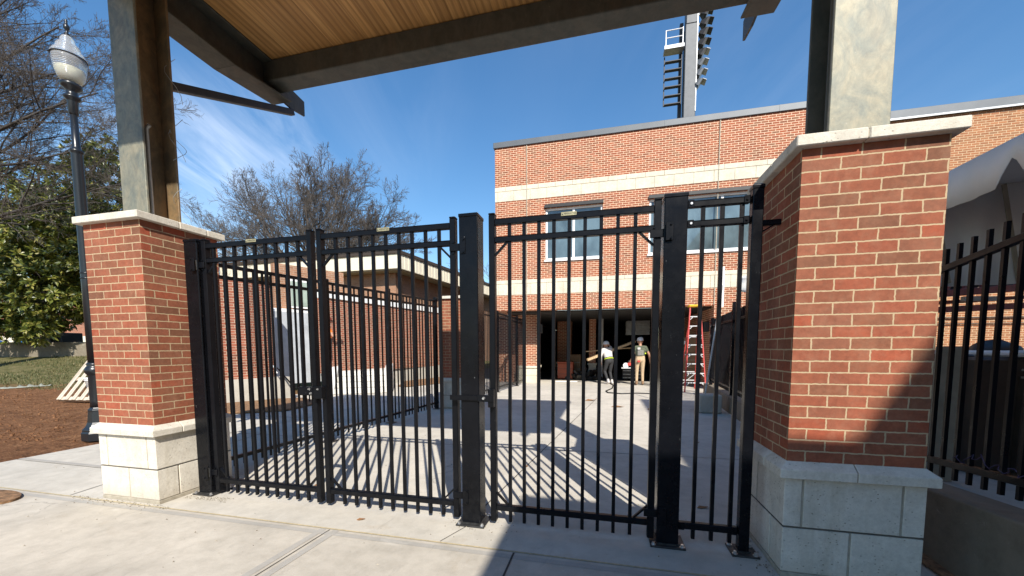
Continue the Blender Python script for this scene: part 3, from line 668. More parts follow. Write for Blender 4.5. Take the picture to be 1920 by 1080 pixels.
RLx = [-2.241, -2.121, -2.002, -1.883, -1.764, -1.645, -1.527, -1.408, -1.291]
RGx = [-.716, -.603, -.490, -.378, -.265, -.152, -.038, .077, .196]
g1 = gate(-3.672, -2.468, 'closed black picket gate leaf hinged beside the brick pillar near the lamp post', LLx, True, True, -3.10)
g2 = gate(-2.416, -1.146, 'closed black picket gate leaf hinged on the lone square post mid opening', RLx, True, True, -1.772)
g3 = gate(-.874, .364, 'single black picket gate with brass plate in front of the building window', RGx, True, True, -.268)
for z in (2.20, .225): hinge(g1, -3.70, -3.63, z); hinge(g2, -1.096, -1.19, z); hinge(g3, .386, .29, z)
# drop rod on the left leaf
MB().cyl((-3.70, YG - .02, .1), (-3.70, YG - .02, 2.40), .009, n=8).build('hinge_rod', M['black'], g1)
# latches
l = MB().box(-2.62, -2.470, YG - .05, YG - .006, 1.01, 1.085).build('latch_box', M['black'], g1, bevel=.004)
MB().box(-2.462, -2.372, YG - .055, YG - .006, .985, 1.09).build('latch_plate', M['black'], g1, bevel=.003)
for x, z in ((-2.505, 1.068), (-2.490, 1.030), (-2.415, 1.068)): MB().cyl((x, YG - .063, z), (x, YG - .0502, z), .006, .012, n=14).build('latch_bolt', M['zinc'], l)
sb = MB(); sb.box(-1.185, -.955, YG - .064, YG - .055, 1.012, 1.052); sb.box(-.963, -.955, YG - .055, YG + .09, 1.012, 1.052); sb.box(-.955, -.830, YG - .064, YG - .056, 1.005, 1.058)
sb = sb.build('latch_strap', M['black'], g3, bevel=.002); MB().cyl((-.905, YG - .078, 1.032), (-.905, YG - .0642, 1.032), .009, .013, n=14).build('latch_bolt', M['zinc'], sb)
MB().box(-.874, -.829, YG - .055, YG - .0045, .96, 1.10).build('latch_box', M['black'], g3, bevel=.003)
# fixed panel between the two right-hand posts
fp = thing('fixed_fence_panel', (.72, YG + .025, 0), 'narrow fixed black panel of three pickets between thick post and slim post', 'fence panel')
for nm, za, zb in (('top_rail', 2.362, 2.404), ('middle_rail', 2.232, 2.273), ('bottom_rail', .122, .170)):
    b = MB(); b.box(.528, .910, YG, YG + .044, za, zb - .006); b.box(.528, .910, YG + .004, YG + .040, zb - .006, zb); r = b.build(nm, M['black'], fp, bevel=.003)
    for xa in (.531, .870):
        MB().box(xa, xa + .038, YG - .006, YG - .0005, za - .004, zb + .003).build('rail_bracket', M['blackm'], r, bevel=.002)
        MB().cyl((xa + .02, YG - .013, za + .02), (xa + .02, YG - .0062, za + .02), .008, .006, n=10).build('bracket_screw', M['zinc'] if xa < .6 and za > 2 else M['blackm'], r)
p0 = MB().box(.630 - .0125, .630 + .0125, YG + .010, YG + .035, .05, 2.385).build('picket', M['black'], fp, bevel=.002)
for x in (.749, .867): copy_part(p0, (x - .630, 0, 0))

# ------------------------------------------------------------------ other fences
def fence(label, a, b, zb, zr, ztop, posts, sp, group=None, pw=.06, above=0.0, name='metal_fence'):
    """picket fence from a to b (x,y). zb bottom rail, zr rails (list of (za,zb at each end)), posts: list of (t, width, top, base)"""
    A = Vector((*a, 0)); B = Vector((*b, 0)); L = (B - A).length; D = (B - A) / L; rz = math.atan2(D.y, D.x)
    t = thing(name, A, label, 'fence', group)
    lz = lambda pr, s: pr[0] + (pr[1] - pr[0]) * s / L
    for nm, pr, h in [('bottom_rail', zb, .042)] + [('top_rail', q, .04) for q in zr]:
        MB().bar((A + Vector((0, 0, pr[0])))[:], (B + Vector((0, 0, pr[1])))[:], .038, h).build(nm, M['black'], t, bevel=.003)
    n = min(100, int(L / sp)); p0 = None
    for i in range(n):
        s = (i + .5) * L / n
        if any(abs(s - q[0] * L) < q[1] / 2 + .02 for q in posts): continue
        q = A + D * s; z0 = lz(zb, s) - .10; z1 = lz(ztop, s)
        m = MB(); m.bar((q.x, q.y, z0), (q.x, q.y, z1), .021, .021, up=(D.x, D.y, 0)); m.build('picket', M['black'], t)
    for tt, w, top, base in posts:
        q = A + D * (tt * L)
        p = MB(); p.bar((q.x, q.y, base), (q.x, q.y, top), w, w, up=(D.x, D.y, 0)); ps = p.build('fence_post', M['blackm'], t, bevel=.004)
        if base < .05:
            r = w / 2 + .04; MB().box(q.x - r, q.x + r, q.y - r, q.y + r, .002, .014).build('post_foot', M['plate'], ps)
    return t
fence('black picket fence running back from the lamp side pillar along the courtyard walk', (-4.20, 3.33), (-3.80, 8.30), (.155, .15), [(2.345, 2.50), (2.215, 2.37)], (2.355, 2.51),
      [(.325, .105, 2.45, .01), (.634, .07, 2.53, .01), (.985, .07, 2.58, .01)], .114, 'black metal picket fences')
fence('far black picket fence between the small inner pillar and the building corner pier', (-3.55, 9.05), (-3.12, 14.7), (.16, .16), [(2.53, 2.50), (2.40, 2.37)], (2.54, 2.51),
      [(.02, .065, 2.60, .01), (.49, .07, 2.60, .01), (.86, .07, 2.58, .01)], .114, 'black metal picket fences')
def wall_x(y): return 2.10 + .085 * (y - 3.0)
# concrete curb wall on the right
nw = MB()
def wall_seg(y0, y1, z0, z1, th=.24):
    pl = [(wall_x(y0), y0), (wall_x(y0) + th, y0), (wall_x(y1) + th, y1), (wall_x(y1), y1)]
    vs = [(x, y, -.06) for x, y in pl] + [(pl[0][0], pl[0][1], z0), (pl[1][0], pl[1][1], z0), (pl[2][0], pl[2][1], z1), (pl[3][0], pl[3][1], z1)]
    return MB().add(vs, [(3, 2, 1, 0), (4, 5, 6, 7), (0, 1, 5, 4), (1, 2, 6, 5), (2, 3, 7, 6), (3, 0, 4, 7)])
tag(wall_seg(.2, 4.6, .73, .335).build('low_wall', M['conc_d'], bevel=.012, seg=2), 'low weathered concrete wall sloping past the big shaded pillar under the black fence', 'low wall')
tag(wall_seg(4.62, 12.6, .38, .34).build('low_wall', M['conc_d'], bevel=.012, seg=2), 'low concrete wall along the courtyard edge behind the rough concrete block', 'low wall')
bed([(1.99, 1.4), (2.09, 1.4), (2.22, 4.4), (2.05, 4.4)], 'soil_strip', 'mulch', .03)
fence('black spear top fence on the low wall beside the white tent', (wall_x(2.3) + .10, 2.3), (wall_x(4.5) + .10, 4.5), (.723, .52), [(2.045, 1.80)], (2.172, 1.93),
      [(.86, .075, 1.93, .33)], .108, 'black metal picket fences')
fence('black spear top fence on the courtyard low wall near the red stepladder', (wall_x(4.7) + .10, 4.7), (wall_x(12.4) + .10, 12.4), (.50, .52), [(2.0, 2.03)], (2.27, 2.20),
      [(.02, .09, 2.3, .36), (.33, .09, 2.34, .36), (.60, .10, 2.40, .34), (.95, .09, 2.25, .34)], .113, 'black metal picket fences')
# rough concrete block
b = MB().box(2.0, 2.44, 8.9, 9.30, 0.002, .40).build('concrete_block', M['conc_w'], bevel=.03, seg=2)
tag(b, 'rough grey concrete block on the paving at the foot of the low wall', 'concrete block')
tag(MB().tube([(2.12, 9.0, .40), (2.45, 9.25, 2.75)], .018, 8).build('conduit_pole', M['galv']), 'thin grey pole leaning from the concrete block up over the fence', 'pole')

# ------------------------------------------------------------------ main brick building
YF = 13.9
mb = thing('brick_building', (4, YF, 0), 'two storey red brick building with pale stone bands and an open dark garage bay', 'building')
def wall_with_holes(x0, x1, z0, z1, holes, y, th, m, name, parent, **kw):
    xs = sorted({x0, x1, *[h[0] for h in holes], *[h[1] for h in holes]}); zs = sorted({z0, z1, *[h[2] for h in holes], *[h[3] for h in holes]})
    b = MB()
    def solid(i, k): 
        if not (0 <= i < len(xs) - 1 and 0 <= k < len(zs) - 1): return False
        cx, cz = (xs[i] + xs[i + 1]) / 2, (zs[k] + zs[k + 1]) / 2
        return not any(h[0] < cx < h[1] and h[2] < cz < h[3] for h in holes)
    for i in range(len(xs) - 1):
        for k in range(len(zs) - 1):
            if not solid(i, k): continue
            a, c, d, e = xs[i], xs[i + 1], zs[k], zs[k + 1]
            b.poly([(a, y, d), (c, y, d), (c, y, e), (a, y, e)]); b.poly([(a, y + th, d), (a, y + th, e), (c, y + th, e), (c, y + th, d)])
            if not solid(i - 1, k): b.poly([(a, y, d), (a, y, e), (a, y + th, e), (a, y + th, d)])
            if not solid(i + 1, k): b.poly([(c, y, d), (c, y + th, d), (c, y + th, e), (c, y, e)])
            if not solid(i, k - 1): b.poly([(a, y, d), (a, y + th, d), (c, y + th, d), (c, y, d)])
            if not solid(i, k + 1): b.poly([(a, y, e), (c, y, e), (c, y + th, e), (a, y + th, e)])
    return b.build(name, m, parent, fix=False, **kw)
W1 = (-2.13, -.14, 4.55, 6.36); W2 = (1.37, 5.85, 4.55, 6.36)
XB0, XB1 = -3.98, 5.95
wall_with_holes(XB0, XB1, 2.79, 3.36, [], YF, .35, M['brick_b'], 'wall', mb)
wall_with_holes(XB0, XB1, 3.905, 6.72, [W1, W2], YF, .35, M['brick_b'], 'wall', mb)
wall_with_holes(XB0, XB1, 7.235, 8.60, [], YF, .35, M['brick_b'], 'wall', mb)
MB().box(3.46, XB1, YF, YF + .35, 0, 2.787).build('wall', M['brick_b'], mb)
sd = MB(); sd.box(XB0, XB0 + .35, YF + .352, 30, 2.79, 8.60); sd.box(XB1 - .35, XB1, YF + .352, 30, 0, 8.60); sd.build('side_wall', M['brick_b'], mb)
MB().box(3.46, 3.80, YF + .352, 22, 0, 2.76).build('return_wall', M['brick_b'], mb)
def band(z0, z1, zm, x0, x1, y, off):
    b = MB(); b.box(x0 + .002, x1 - .002, y - .001, y + .3, z0, z1, 1)
    w = .60; x = x0 + .10; j = .005
    xsb = [x0]
    while x < x1: xsb.append(x); x += w
    xsb.append(x1)
    for a, c in zip(xsb[:-1], xsb[1:]): b.box(a + (j if a > x0 else 0), c - (j if c < x1 else 0), y - .012, y + .1, z0 + .004, zm - j)
    x = x0 + off; xsb = [x0]
    while x < x1: xsb.append(x); x += w
    xsb.append(x1)
    for a, c in zip(xsb[:-1], xsb[1:]): b.box(a + (j if a > x0 else 0), c - (j if c < x1 else 0), y - .022, y + .1, zm + j, z1 - .004)
    return b.build('stone_band', [M['stone_s'], M['mortar']], mb)
band(6.72, 7.235, 7.075, XB0, XB1, YF, .40); band(3.36, 3.905, 3.765, XB0, XB1, YF, .40)
for x in (-2.80, 3.45):
    MB().box(x - .012, x + .012, YF - .0245, YF + .01, 2.80, 8.598).build('control_joint', M['mortar'], mb)
MB().box(XB0 - .05, XB1 + .05, YF - .05, YF + .45, 8.602, 8.80).build('coping', M['coping'], mb, bevel=.01)
for x in (-1.5, 1.8, 5.1): MB().box(x - .02, x + .02, YF - .056, YF - .0505, 8.61, 8.79).build('coping_seam', M['coping'], mb)
cs = MB(); cs.box(XB0 - .05, XB0 + .4, YF + .452, 30, 8.602, 8.80); cs.build('coping', M['coping'], mb)
MB().box(XB0, XB1, YF + .352, 30, 8.45, 8.55).build('roof', M['roof'], mb)
def window(W, panes, kind='glass'):
    x0, x1, z0, z1 = W; y = YF + .06
    f = MB(); fw = .07
    f.box(x0 + .002, x1 - .002, y, y + .1, z0 + .002, z0 + fw); f.box(x0 + .002, x1 - .002, y, y + .1, z1 - fw, z1 - .002)
    f.box(x0 + .002, x0 + fw, y, y + .1, z0 + fw, z1 - fw); f.box(x1 - fw, x1 - .002, y, y + .1, z0 + fw, z1 - fw)
    pw = (x1 - x0) / panes
    for i in range(1, panes): f.box(x0 + i * pw - .04, x0 + i * pw + .04, y + .002, y + .098, z0 + fw, z1 - fw)
    w = f.build('window', M['frame'], mb, bevel=.006)
    for i in range(panes):
        MB().box(x0 + i * pw + .03, x0 + (i + 1) * pw - .03, y + .05, y + .06, z0 + .05, z1 - .05).build('pane', M[kind], w)
    MB().box(x0 - .03, x1 + .03, YF - .05, YF + .2, z0 - .06, z0 - .003).build('sill', M['frame'], w)
    return w
wa = window(W1, 2); window(W2, 4)
MB().box(W1[0] - .02, W1[1] + .02, YF - .07, YF + .05, 6.362, 6.47).build('window_header', M['lintel'], mb)
MB().box(W2[0] - .02, W2[1] + .02, YF - .07, YF + .05, 6.362, 6.47).build('window_header', M['lintel'], mb)
MB().box(-1.36, -1.20, YF + .100, YF + .105, 6.12, 6.20).build('window_sticker', M['white'], wa)
# soffit, bay interior
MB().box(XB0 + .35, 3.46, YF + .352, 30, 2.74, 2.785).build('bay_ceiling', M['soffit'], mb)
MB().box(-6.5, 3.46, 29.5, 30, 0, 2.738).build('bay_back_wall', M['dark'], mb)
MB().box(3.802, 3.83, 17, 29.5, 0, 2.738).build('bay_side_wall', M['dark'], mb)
def pier(x0, x1, y0, y1, lbl='corner_pier', zb=.72):
    b = MB(); b.box(x0, x1, y0, y1, .70, 2.738); p = b.build(lbl, M['brick_b'], mb)
    b = MB(); b.box(x0 - .02, x1 + .02, y0 - .02, y1 + .02, 0, .30); b.box(x0 - .02, x1 + .02, y0 - .02, y1 + .02, .31, .60); b.box(x0 - .01, x1 + .01, y0 - .01, y1 + .01, .02, .69, 1); b.box(x0 - .06, x1 + .06, y0 - .06, y1 + .06, .61, .70)
    b.build('pier_base', [M['stone_s'], M['mortar']], p, bevel=.006); return p
pier(-3.42, -2.66, 15.2, 15.96); pier(-2.35, -1.65, 19.5, 20.2); pier(-.72, -.42, 18.2, 18.6)
MB().box(-4.6, -3.5, 15.6, 15.9, 0, 2.738).build('wall', M['brick_b'], mb)
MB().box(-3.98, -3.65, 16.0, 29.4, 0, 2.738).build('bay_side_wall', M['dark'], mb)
MB().cyl((-.20, 18.3, 0), (-.20, 18.3, 2.738), .12, n=16).build('wrapped_column', M['white'], mb)
MB().box(-2.62, -2.42, 15.1, 15.3, 2.0, 2.36).build('flood_light', M['lintel'], mb, bevel=.02)
MB().box(3.30, 3.459, 14.4, 14.75, 1.95, 2.3).build('wall_light', M['lintel'], mb, bevel=.02)
dw = thing('downspout', (4.55, 13.8, 0), 'grey square downspout against the brick wall behind the courtyard fence', 'downspout')
MB().box(4.5, 4.62, 13.78, 13.885, 0, 3.3).build('spout_pipe', M['galv'], dw, bevel=.01)
for z in (.8, 2.4): MB().box(4.46, 4.66, 13.77, 13.889, z, z + .05).build('pipe_strap', M['galv'], dw)
# right-hand wing
rw = thing('brick_wing', (14, 15.25, 0), 'orange tinted plain brick wing set back behind the white tent', 'building')
wall_with_holes(5.955, 24, 0, 8.55, [(14.5, 17.5, 4.5, 6.3)], 15.25, .35, M['brick_w'], 'wall', rw)
MB().box(5.955, 24.05, 15.18, 15.65, 8.555, 8.86).build('coping', M['coping'], rw, bevel=.01)
MB().box(5.955, 24.05, 15.16, 15.1795, 8.555, 8.61).build('coping_edge', M['galv'], rw)
MB().box(14.5, 17.5, 15.4, 15.42, 4.5, 6.3).build('pane', M['glass'], rw)
MB().box(5.955, 24, 15.6, 30, 8.3, 8.4).build('roof', M['roof'], rw)
MB().tube([(5.98, 15.20, 2.35), (24, 15.20, 2.25)], .02, 6).build('service_cable', M['hose'], rw)
MB().tube([(5.98, 15.20, 2.15), (24, 15.20, 2.1)], .015, 6).build('service_cable', M['hose'], rw)
MB().box(7.3, 7.42, 15.13, 15.245, 0, 8.5).build('downspout', M['galv'], rw)
# unseen building put behind the viewer and shaped to shade the right side
nb = thing('unseen_shade_building', (9, -5, 0), 'unseen stepped brick building behind the viewer, shaped to cast shade on the right side', 'building')
MB().box(2.08, 5.90, -12, -1.80, 0, 5.1).build('low_wing', M['brick_o'], nb)
MB().box(5.94, 20, -12, 1.6, 0, 9.0).build('high_wing', M['brick_o'], nb)
for x in (2.6, 4.2): MB().box(x, x + 1, -1.799, -1.77, 1, 2.6).build('pane', M['glass'], nb)

# ------------------------------------------------------------------ older low building on the left
lb = thing('low_brick_building', (-10, 18, 0), 'older low brick building with deep cream fascia and flat roof behind the courtyard walls', 'building')
cA = P(747.5, 475, 19); zf1 = cA.z; zf0 = P(745, 502, 19).z
dn = Vector((math.sin(R_(7.5)), math.cos(R_(7.5)), 0)); dl = Vector((-1, 0.02, 0)).normalized()
c0 = Vector((cA.x, cA.y, 0)); LE, LN = 11.5, 17.5
def quad(o, off):
    return [c0 + (dl * off + dn * off), c0 + dl * (LE) + dn * off, c0 + dl * LE + dn * LN, c0 + dl * off + dn * LN]
k = MB(); k.prism([(p.x, p.y, zf0) for p in quad(0, 0)], (0, 0, zf1 - zf0)); k.build('fascia', M['fascia'], lb)
k = MB(); k.prism([(p.x, p.y, zf1 + .002) for p in quad(0, -.07)], (0, 0, .16)); k.build('roof_edge', M['brown'], lb)
k = MB()
for i in range(56):
    q = c0 + dn * (.15 + i * .31); k.bar((q.x + .012, q.y, zf0 + .03), (q.x + .012, q.y, zf1 - .04), .02, .02)
for i in range(1, 9):
    q = c0 + dl * (i * 1.25); k.bar((q.x, q.y - .002, zf0 + .02), (q.x, q.y - .002, zf1 - .02), .012, .012)
k.build('fascia_seam', M['fascia'], lb)
k = MB(); k.prism([(p.x, p.y, zf0 - .06) for p in quad(0, .12)], (0, 0, .058)); k.build('eave_trim', M['beige'], lb)
wl = [c0 + dl * .75 + dn * .75, c0 + dl * LE + dn * .75, c0 + dl * LE + dn * (LN - 1), c0 + dl * .75 + dn * (LN - 1)]
k = MB(); k.prism([(p.x, p.y, 0) for p in wl], (0, 0, zf0 - .062)); k.build('wall', M['brick_t'], lb)
for s in (7.0, 8.6, 10.5):
    q = c0 + dl * .75 + dn * s; k = MB(); k.bar((q.x + .02, q.y, zf0 - 1.5), (q.x + .02, q.y, zf0 - .5), .5, .12, up=(dn.y, -dn.x, 0)); w_ = k.build('window', M['lintel'], lb)

def wallp(A, B, z0, z1, th, m, name, parent, cap=None):
    A = Vector((A.x, A.y, 0)); B = Vector((B.x, B.y, 0)); t = (B - A).normalized(); nrm = Vector((-t.y, t.x, 0)) * th
    k = MB(); k.prism([(A.x, A.y, z0), (B.x, B.y, z0), (B.x + nrm.x, B.y + nrm.y, z0), (A.x + nrm.x, A.y + nrm.y, z0)], (0, 0, z1 - z0))
    return k.build(name, m, parent)
cw = thing('courtyard_wall', (-9, 9.6, 0), 'one storey angled red brick courtyard wall with white capped long side and grey plaster recess', 'building')
a0, a1, a2 = P(300, 711, 8.9), P(466, 709, 10.15), P(514, 709, 10.9)
wallp(a0, a1, .6, 3.17, .3, M['brick_o'], 'wall', cw)
t1 = (a2 - a1); t1.z = 0; t1.normalize()
wallp(a1 + t1 * .002, a2, .6, 3.17, .3, M['brick_o'], 'wall', cw)
wallp(a0 + Vector((.0, -.04, 0)), a2 + Vector((.05, -.04, 0)), 3.172, 3.24, .4, M['brown'], 'wall_cap', cw)
wallp(P(300, 711, 8.8), P(545, 708, 10.75), 0, .63, .5, M['conc_w'], 'concrete_curb', cw)
b0, b1 = P(512, 700, 11.9), P(640, 700, 13.6)
wallp(b0, b1, .3, 2.58, .25, M['plaster'], 'plaster_panel', cw)
wallp(b0, b1, 2.582, 2.68, .32, M['white'], 'panel_cap', cw)
wallp(b0 + Vector((-.1, .3, 0)), b1 + Vector((0, .3, 0)), 2.0, 4.1, .25, M['brick_t'], 'upper_wall', cw)
pw0, pw1 = P(541, 600, 12.1), P(583, 600, 12.6)
for i in range(2):
    q0 = pw0 + (pw1 - pw0) * (i * .5 + .03); q1 = pw0 + (pw1 - pw0) * (i * .5 + .47)
    fr = wallp(q0 + Vector((0, .1, 0)), q1 + Vector((0, .1, 0)), 2.72, 3.62, .06, M['frame'], 'window', cw)
    wallp(q0 + (q1 - q0) * .1 + Vector((.004, .08, 0)), q0 + (q1 - q0) * .9 + Vector((.004, .08, 0)), 2.78, 3.56, .03, M['glass_g'], 'pane', fr)
k = MB()
for xx in (515, 592, 599):
    q = P(xx, 690, 11.85 if xx < 550 else 12.7); k.bar((q.x, q.y, .35), (q.x, q.y, 2.75), .06, .05)
k.build('trim_board', M['white'], cw)
d0, d1 = P(612, 700, 12.5), P(830, 690, 18.4)
d0.z = d1.z = 0
wallp(d0, d1, .6, 3.06, .3, M['brick_o'], 'wall', cw); wallp(d0 + Vector((.05, -.02, 0)), d1 + Vector((.05, -.02, 0)), 3.062, 3.30, .42, M['white'], 'wall_cap', cw)
wallp(d0 + Vector((.02, .9, 0)), d1 + Vector((.02, 0, 0)), 0, .62, .3, M['conc_w'], 'concrete_curb', cw)
# steps
st = thing('concrete_steps', (-7.4, 10.6, 0), 'pale new concrete steps with sloping side walls up to the brick wall', 'steps')
su = Vector((-.50, .866, 0)); sr = Vector((.866, .50, 0)); s0 = Vector((-7.35, 10.55, 0))
def stepbox(a, b, w0, w1, z0, z1, name, m):
    p = [s0 + su * a + sr * w0, s0 + su * a + sr * w1, s0 + su * b + sr * w1, s0 + su * b + sr * w0]
    k = MB(); k.prism([(q.x, q.y, z0) for q in p], (0, 0, z1 - z0)); return k.build(name, m, st, bevel=.012)
for i in range(4): stepbox(i * .30, 3.0, -.85, .62, .004 + i * .165, .004 + (i + 1) * .165 - .003, 'step', M['conc_new'])
for w0, w1 in ((-1.15, -.853), (.623, .86)):
    pr = [(0, 0), (0, .22), (.15, .30), (.95, .80), (1.25, .84), (2.6, .84), (2.6, 0)]
    k = MB(); k.prism([tuple(s0 + su * a + sr * w0 + Vector((0, 0, z + .004))) for a, z in pr], sr * (w1 - w0)); k.build('side_wall', M['conc_new'], st, bevel=.015)
hr = thing('handrail', tuple(P(556, 735, 10.8)), 'black handrail by the left side of the pale concrete steps', 'handrail')
h0 = P(520, 690, 10.6); h1 = P(548, 722, 10.3); h2 = P(580, 736, 9.9)
MB().tube([h0, h1, h2, (h2.x, h2.y, .0)], .02, 8).build('rail', M['black'], hr)
MB().tube([(h1.x, h1.y, 0.0), h1], .018, 8).build('rail_post', M['black'], hr)
b = MB().tube([P(504, 672, 10.3), P(520, 700, 10.2)], .014, 6).build('pvc_pipe', M['white']); tag(b, 'thin white pipe leaning against the end of the angled brick wall', 'pipe')

# building seen under the magnolia
fb = thing('distant_brick_building', tuple(P(80, 640, 34)), 'distant brick building with pale base seen under the magnolia', 'building')
e0, e1 = P(-260, 640, 33), P(330, 640, 35)
wallp(e0, e1, 1.0, 2.6, 8, M['fascia'], 'base', fb); wallp(e0 + Vector((0, .1, 0)), e1 + Vector((0, .1, 0)), 2.602, 7.0, 7.8, M['brick_o'], 'wall', fb)
q0 = P(60, 575, 33.2); q1 = P(95, 575, 33.3); wallp(q0, q1, 4, 5.4, .3, M['frame'], 'window', fb)
# dark stacks and tarp on the terrace behind the retaining wall
def crate(x, y, d, w, h, m, label, cat, name, zb):
    c = P(x, y, d); t = thing(name, (c.x, c.y, zb), label, cat)
    MB().box(c.x - w / 2, c.x + w / 2, c.y - .5, c.y + .5, zb + .1, zb + h).build('body', M[m], t, bevel=.03)
    for i in range(3): MB().box(c.x - w / 2 + i * (w - .12) / 2, c.x - w / 2 + i * (w - .12) / 2 + .12, c.y - .5, c.y + .5, zb, zb + .098).build('skid', M['brown'], t)
    n = 4
    for i in range(1, n): MB().box(c.x - w / 2 - .01, c.x + w / 2 + .01, c.y - .51, c.y - .5005, zb + .1 + (h - .1) * i / n, zb + .13 + (h - .1) * i / n).build('band', M['lintel'], t)
    return t
crate(118, 640, 23.5, 1.7, .72, 'lintel', 'dark stack of crated material behind the magnolia trunk', 'crate', 'material_stack', 1.70)
crate(85, 640, 23.5, 1.3, .5, 'brown', 'low dark brown stack left of the magnolia trunk on the terrace', 'crate', 'material_stack', 1.70)
c = P(18, 634, 22); b = MB()
for i in range(7):
    for j in range(4): b.v.append((c.x - .9 + i * .3, c.y - .4 + j * .3, 1.73 + .22 * math.sin(i * 1.1 + j) * (i not in (0, 6)) * (j not in (0, 3)) + .12 * (1 - abs(i - 3) / 3)))
for i in range(6):
    for j in range(3): b.f.append((i * 4 + j, (i + 1) * 4 + j, (i + 1) * 4 + j + 1, i * 4 + j + 1)); b.m.append(0); b.sm.append(True)
o = b.build('blue_tarp', M['blue']); so_ = o.modifiers.new('thick', 'SOLIDIFY'); so_.thickness = .02
tag(o, 'crumpled blue tarp lying on the terrace at the left edge', 'tarp')

# ------------------------------------------------------------------ lamp post
lp = thing('lamp_post', (-7.93, 4.38, 0), 'tall black fluted lamp post with ribbed acorn glass globe beside the sidewalk', 'street lamp')
lx, ly = -7.93, 4.38; KZ = 1.0
b = MB(); b.lathe(lx, ly, [(.215, -.03), (.215, .10), (.20, .115), (.20, .15), (.165, .19), (.150, .22), (.135, .26), (.120, .43), (.122, .46), (.105, .48), (.093, .50)], 8, smooth=False)
b.build('pedestal', M['lampblack'], lp, bevel=.006)
b = MB(); b.lathe(lx, ly, [(.093, .50), (.090, .60), (.088, 1.00), (.10, 1.02), (.125, 1.06), (.128, 1.10), (.105, 1.14), (.090, 1.16), (.10, 1.18), (.084, 1.21)], 24); b.build('plinth', M['lampblack'], lp)
b = MB(); b.lathe(lx, ly, [(.078, 1.21), (.074, 2.5), (.066, 4.40), (.070, 4.42), (.082, 4.44), (.082, 4.46), (.056, 4.48), (.046, 4.52), (.042, 4.98)], 24); b.build('pole', M['lampblack'], lp)
for z in (2.52, 2.60): MB().lathe(lx, ly, [(.080, z), (.080, z + .02)], 20).build('banner_collar', M['lampblack'], lp)
b = MB(); b.lathe(lx, ly, [(.043, 4.98), (.056, 5.0), (.060, 5.17), (.066, 5.19), (.098, 5.22), (.100, 5.24), (.066, 5.26), (.062, 5.33), (.11, 5.37), (.122, 5.40), (.120, 5.425), (.10, 5.44)], 28); b.build('luminaire_base', M['lampblack'], lp)
b = MB(); b.lathe(lx, ly, [(.105, 5.442), (.145, 5.52), (.175, 5.63), (.187, 5.74), (.186, 5.80)], 40); b.build('globe', M['globe'], lp)
b = MB(); b.lathe(lx, ly, [(.196, 5.805), (.196, 5.82), (.185, 5.85), (.160, 5.89), (.135, 5.91), (.132, 5.96), (.118, 5.985), (.085, 6.00), (.080, 6.06), (.06, 6.10), (.03, 6.125)], 40); b.build('globe_lid', M['globe'], lp)
b = MB(); b.lathe(lx, ly, [(.190, 5.798), (.200, 5.801), (.200, 5.8045), (.190, 5.8048)], 40); b.build('globe_band', M['lintel'], lp)
b = MB(); b.lathe(lx, ly, [(.09, 5.50), (.135, 5.54), (.150, 5.60), (.145, 5.64), (.08, 5.645)], 28); b.build('refractor', M['refr'], lp)
b = MB(); b.lathe(lx, ly, [(.032, 6.126), (.036, 6.14), (.018, 6.16), (.018, 6.20), (.034, 6.22), (.036, 6.26), (.018, 6.29), (.014, 6.32), (.020, 6.34), (.004, 6.36)], 16); b.build('finial', M['lampblack'], lp)

# ------------------------------------------------------------------ pallet on the lawn
BL, TL = P(110, 746, 10.2), P(149, 673, 10.9); BRr = P(196, 757, 10.0)
ex = (BRr - BL); ex.z = 0; ex.normalize(); ey = (TL - BL); Hh = ey.length; ey.normalize(); ey = (ey - ex * ey.dot(ex)).normalized(); en = ex.cross(ey).normalized()
if en.y > 0: en = -en
pt = thing('wooden_pallet', tuple(BL), 'grey wooden pallet tilted on the bare soil behind the lamp post', 'pallet')
Wd = 1.25; Hp = Hh
zoff = Vector((0, 0, -BL.z + .06))
def pb(u0, u1, v0, v1, n0, n1, nm):
    a = BL + zoff + ex * ((u0 + u1) / 2) + ey * v0 + en * ((n0 + n1) / 2); k = MB(); k.bar(a, a + ey * (v1 - v0), (u1 - u0), (n1 - n0), up=tuple(en)); return k.build(nm, M['pallet'], pt, bevel=.004)
for i in range(6): pb(i * .235, i * .235 + .125, 0, Hp, .05, .07, 'slat')
for v in (0.0, Hp / 2 - .05, Hp - .1):
    a = BL + zoff + ex * 0 + ey * (v + .05) + en * 0.0; k = MB(); k.bar(a, a + ex * 1.3, .098, .098, up=tuple(en)); k.build('stringer', M['pallet'], pt)
pq = BL + ex * .7 - en * .55; pz = terrain(pq.x, pq.y)
sbx = thing('storage_tub', (pq.x, pq.y, pz), 'white plastic tub standing on the soil behind the tilted pallet', 'tub')
MB().lathe(pq.x, pq.y, [(.22, pz), (.27, pz + .55), (.29, pz + .56), (.29, pz + .60), (.25, pz + .60)], 20).build('tub_body', M['white'], sbx); MB().lathe(pq.x, pq.y, [(.30, pz + .601), (.30, pz + .63), (.1, pz + .65)], 20).build('tub_lid', M['white'], sbx)
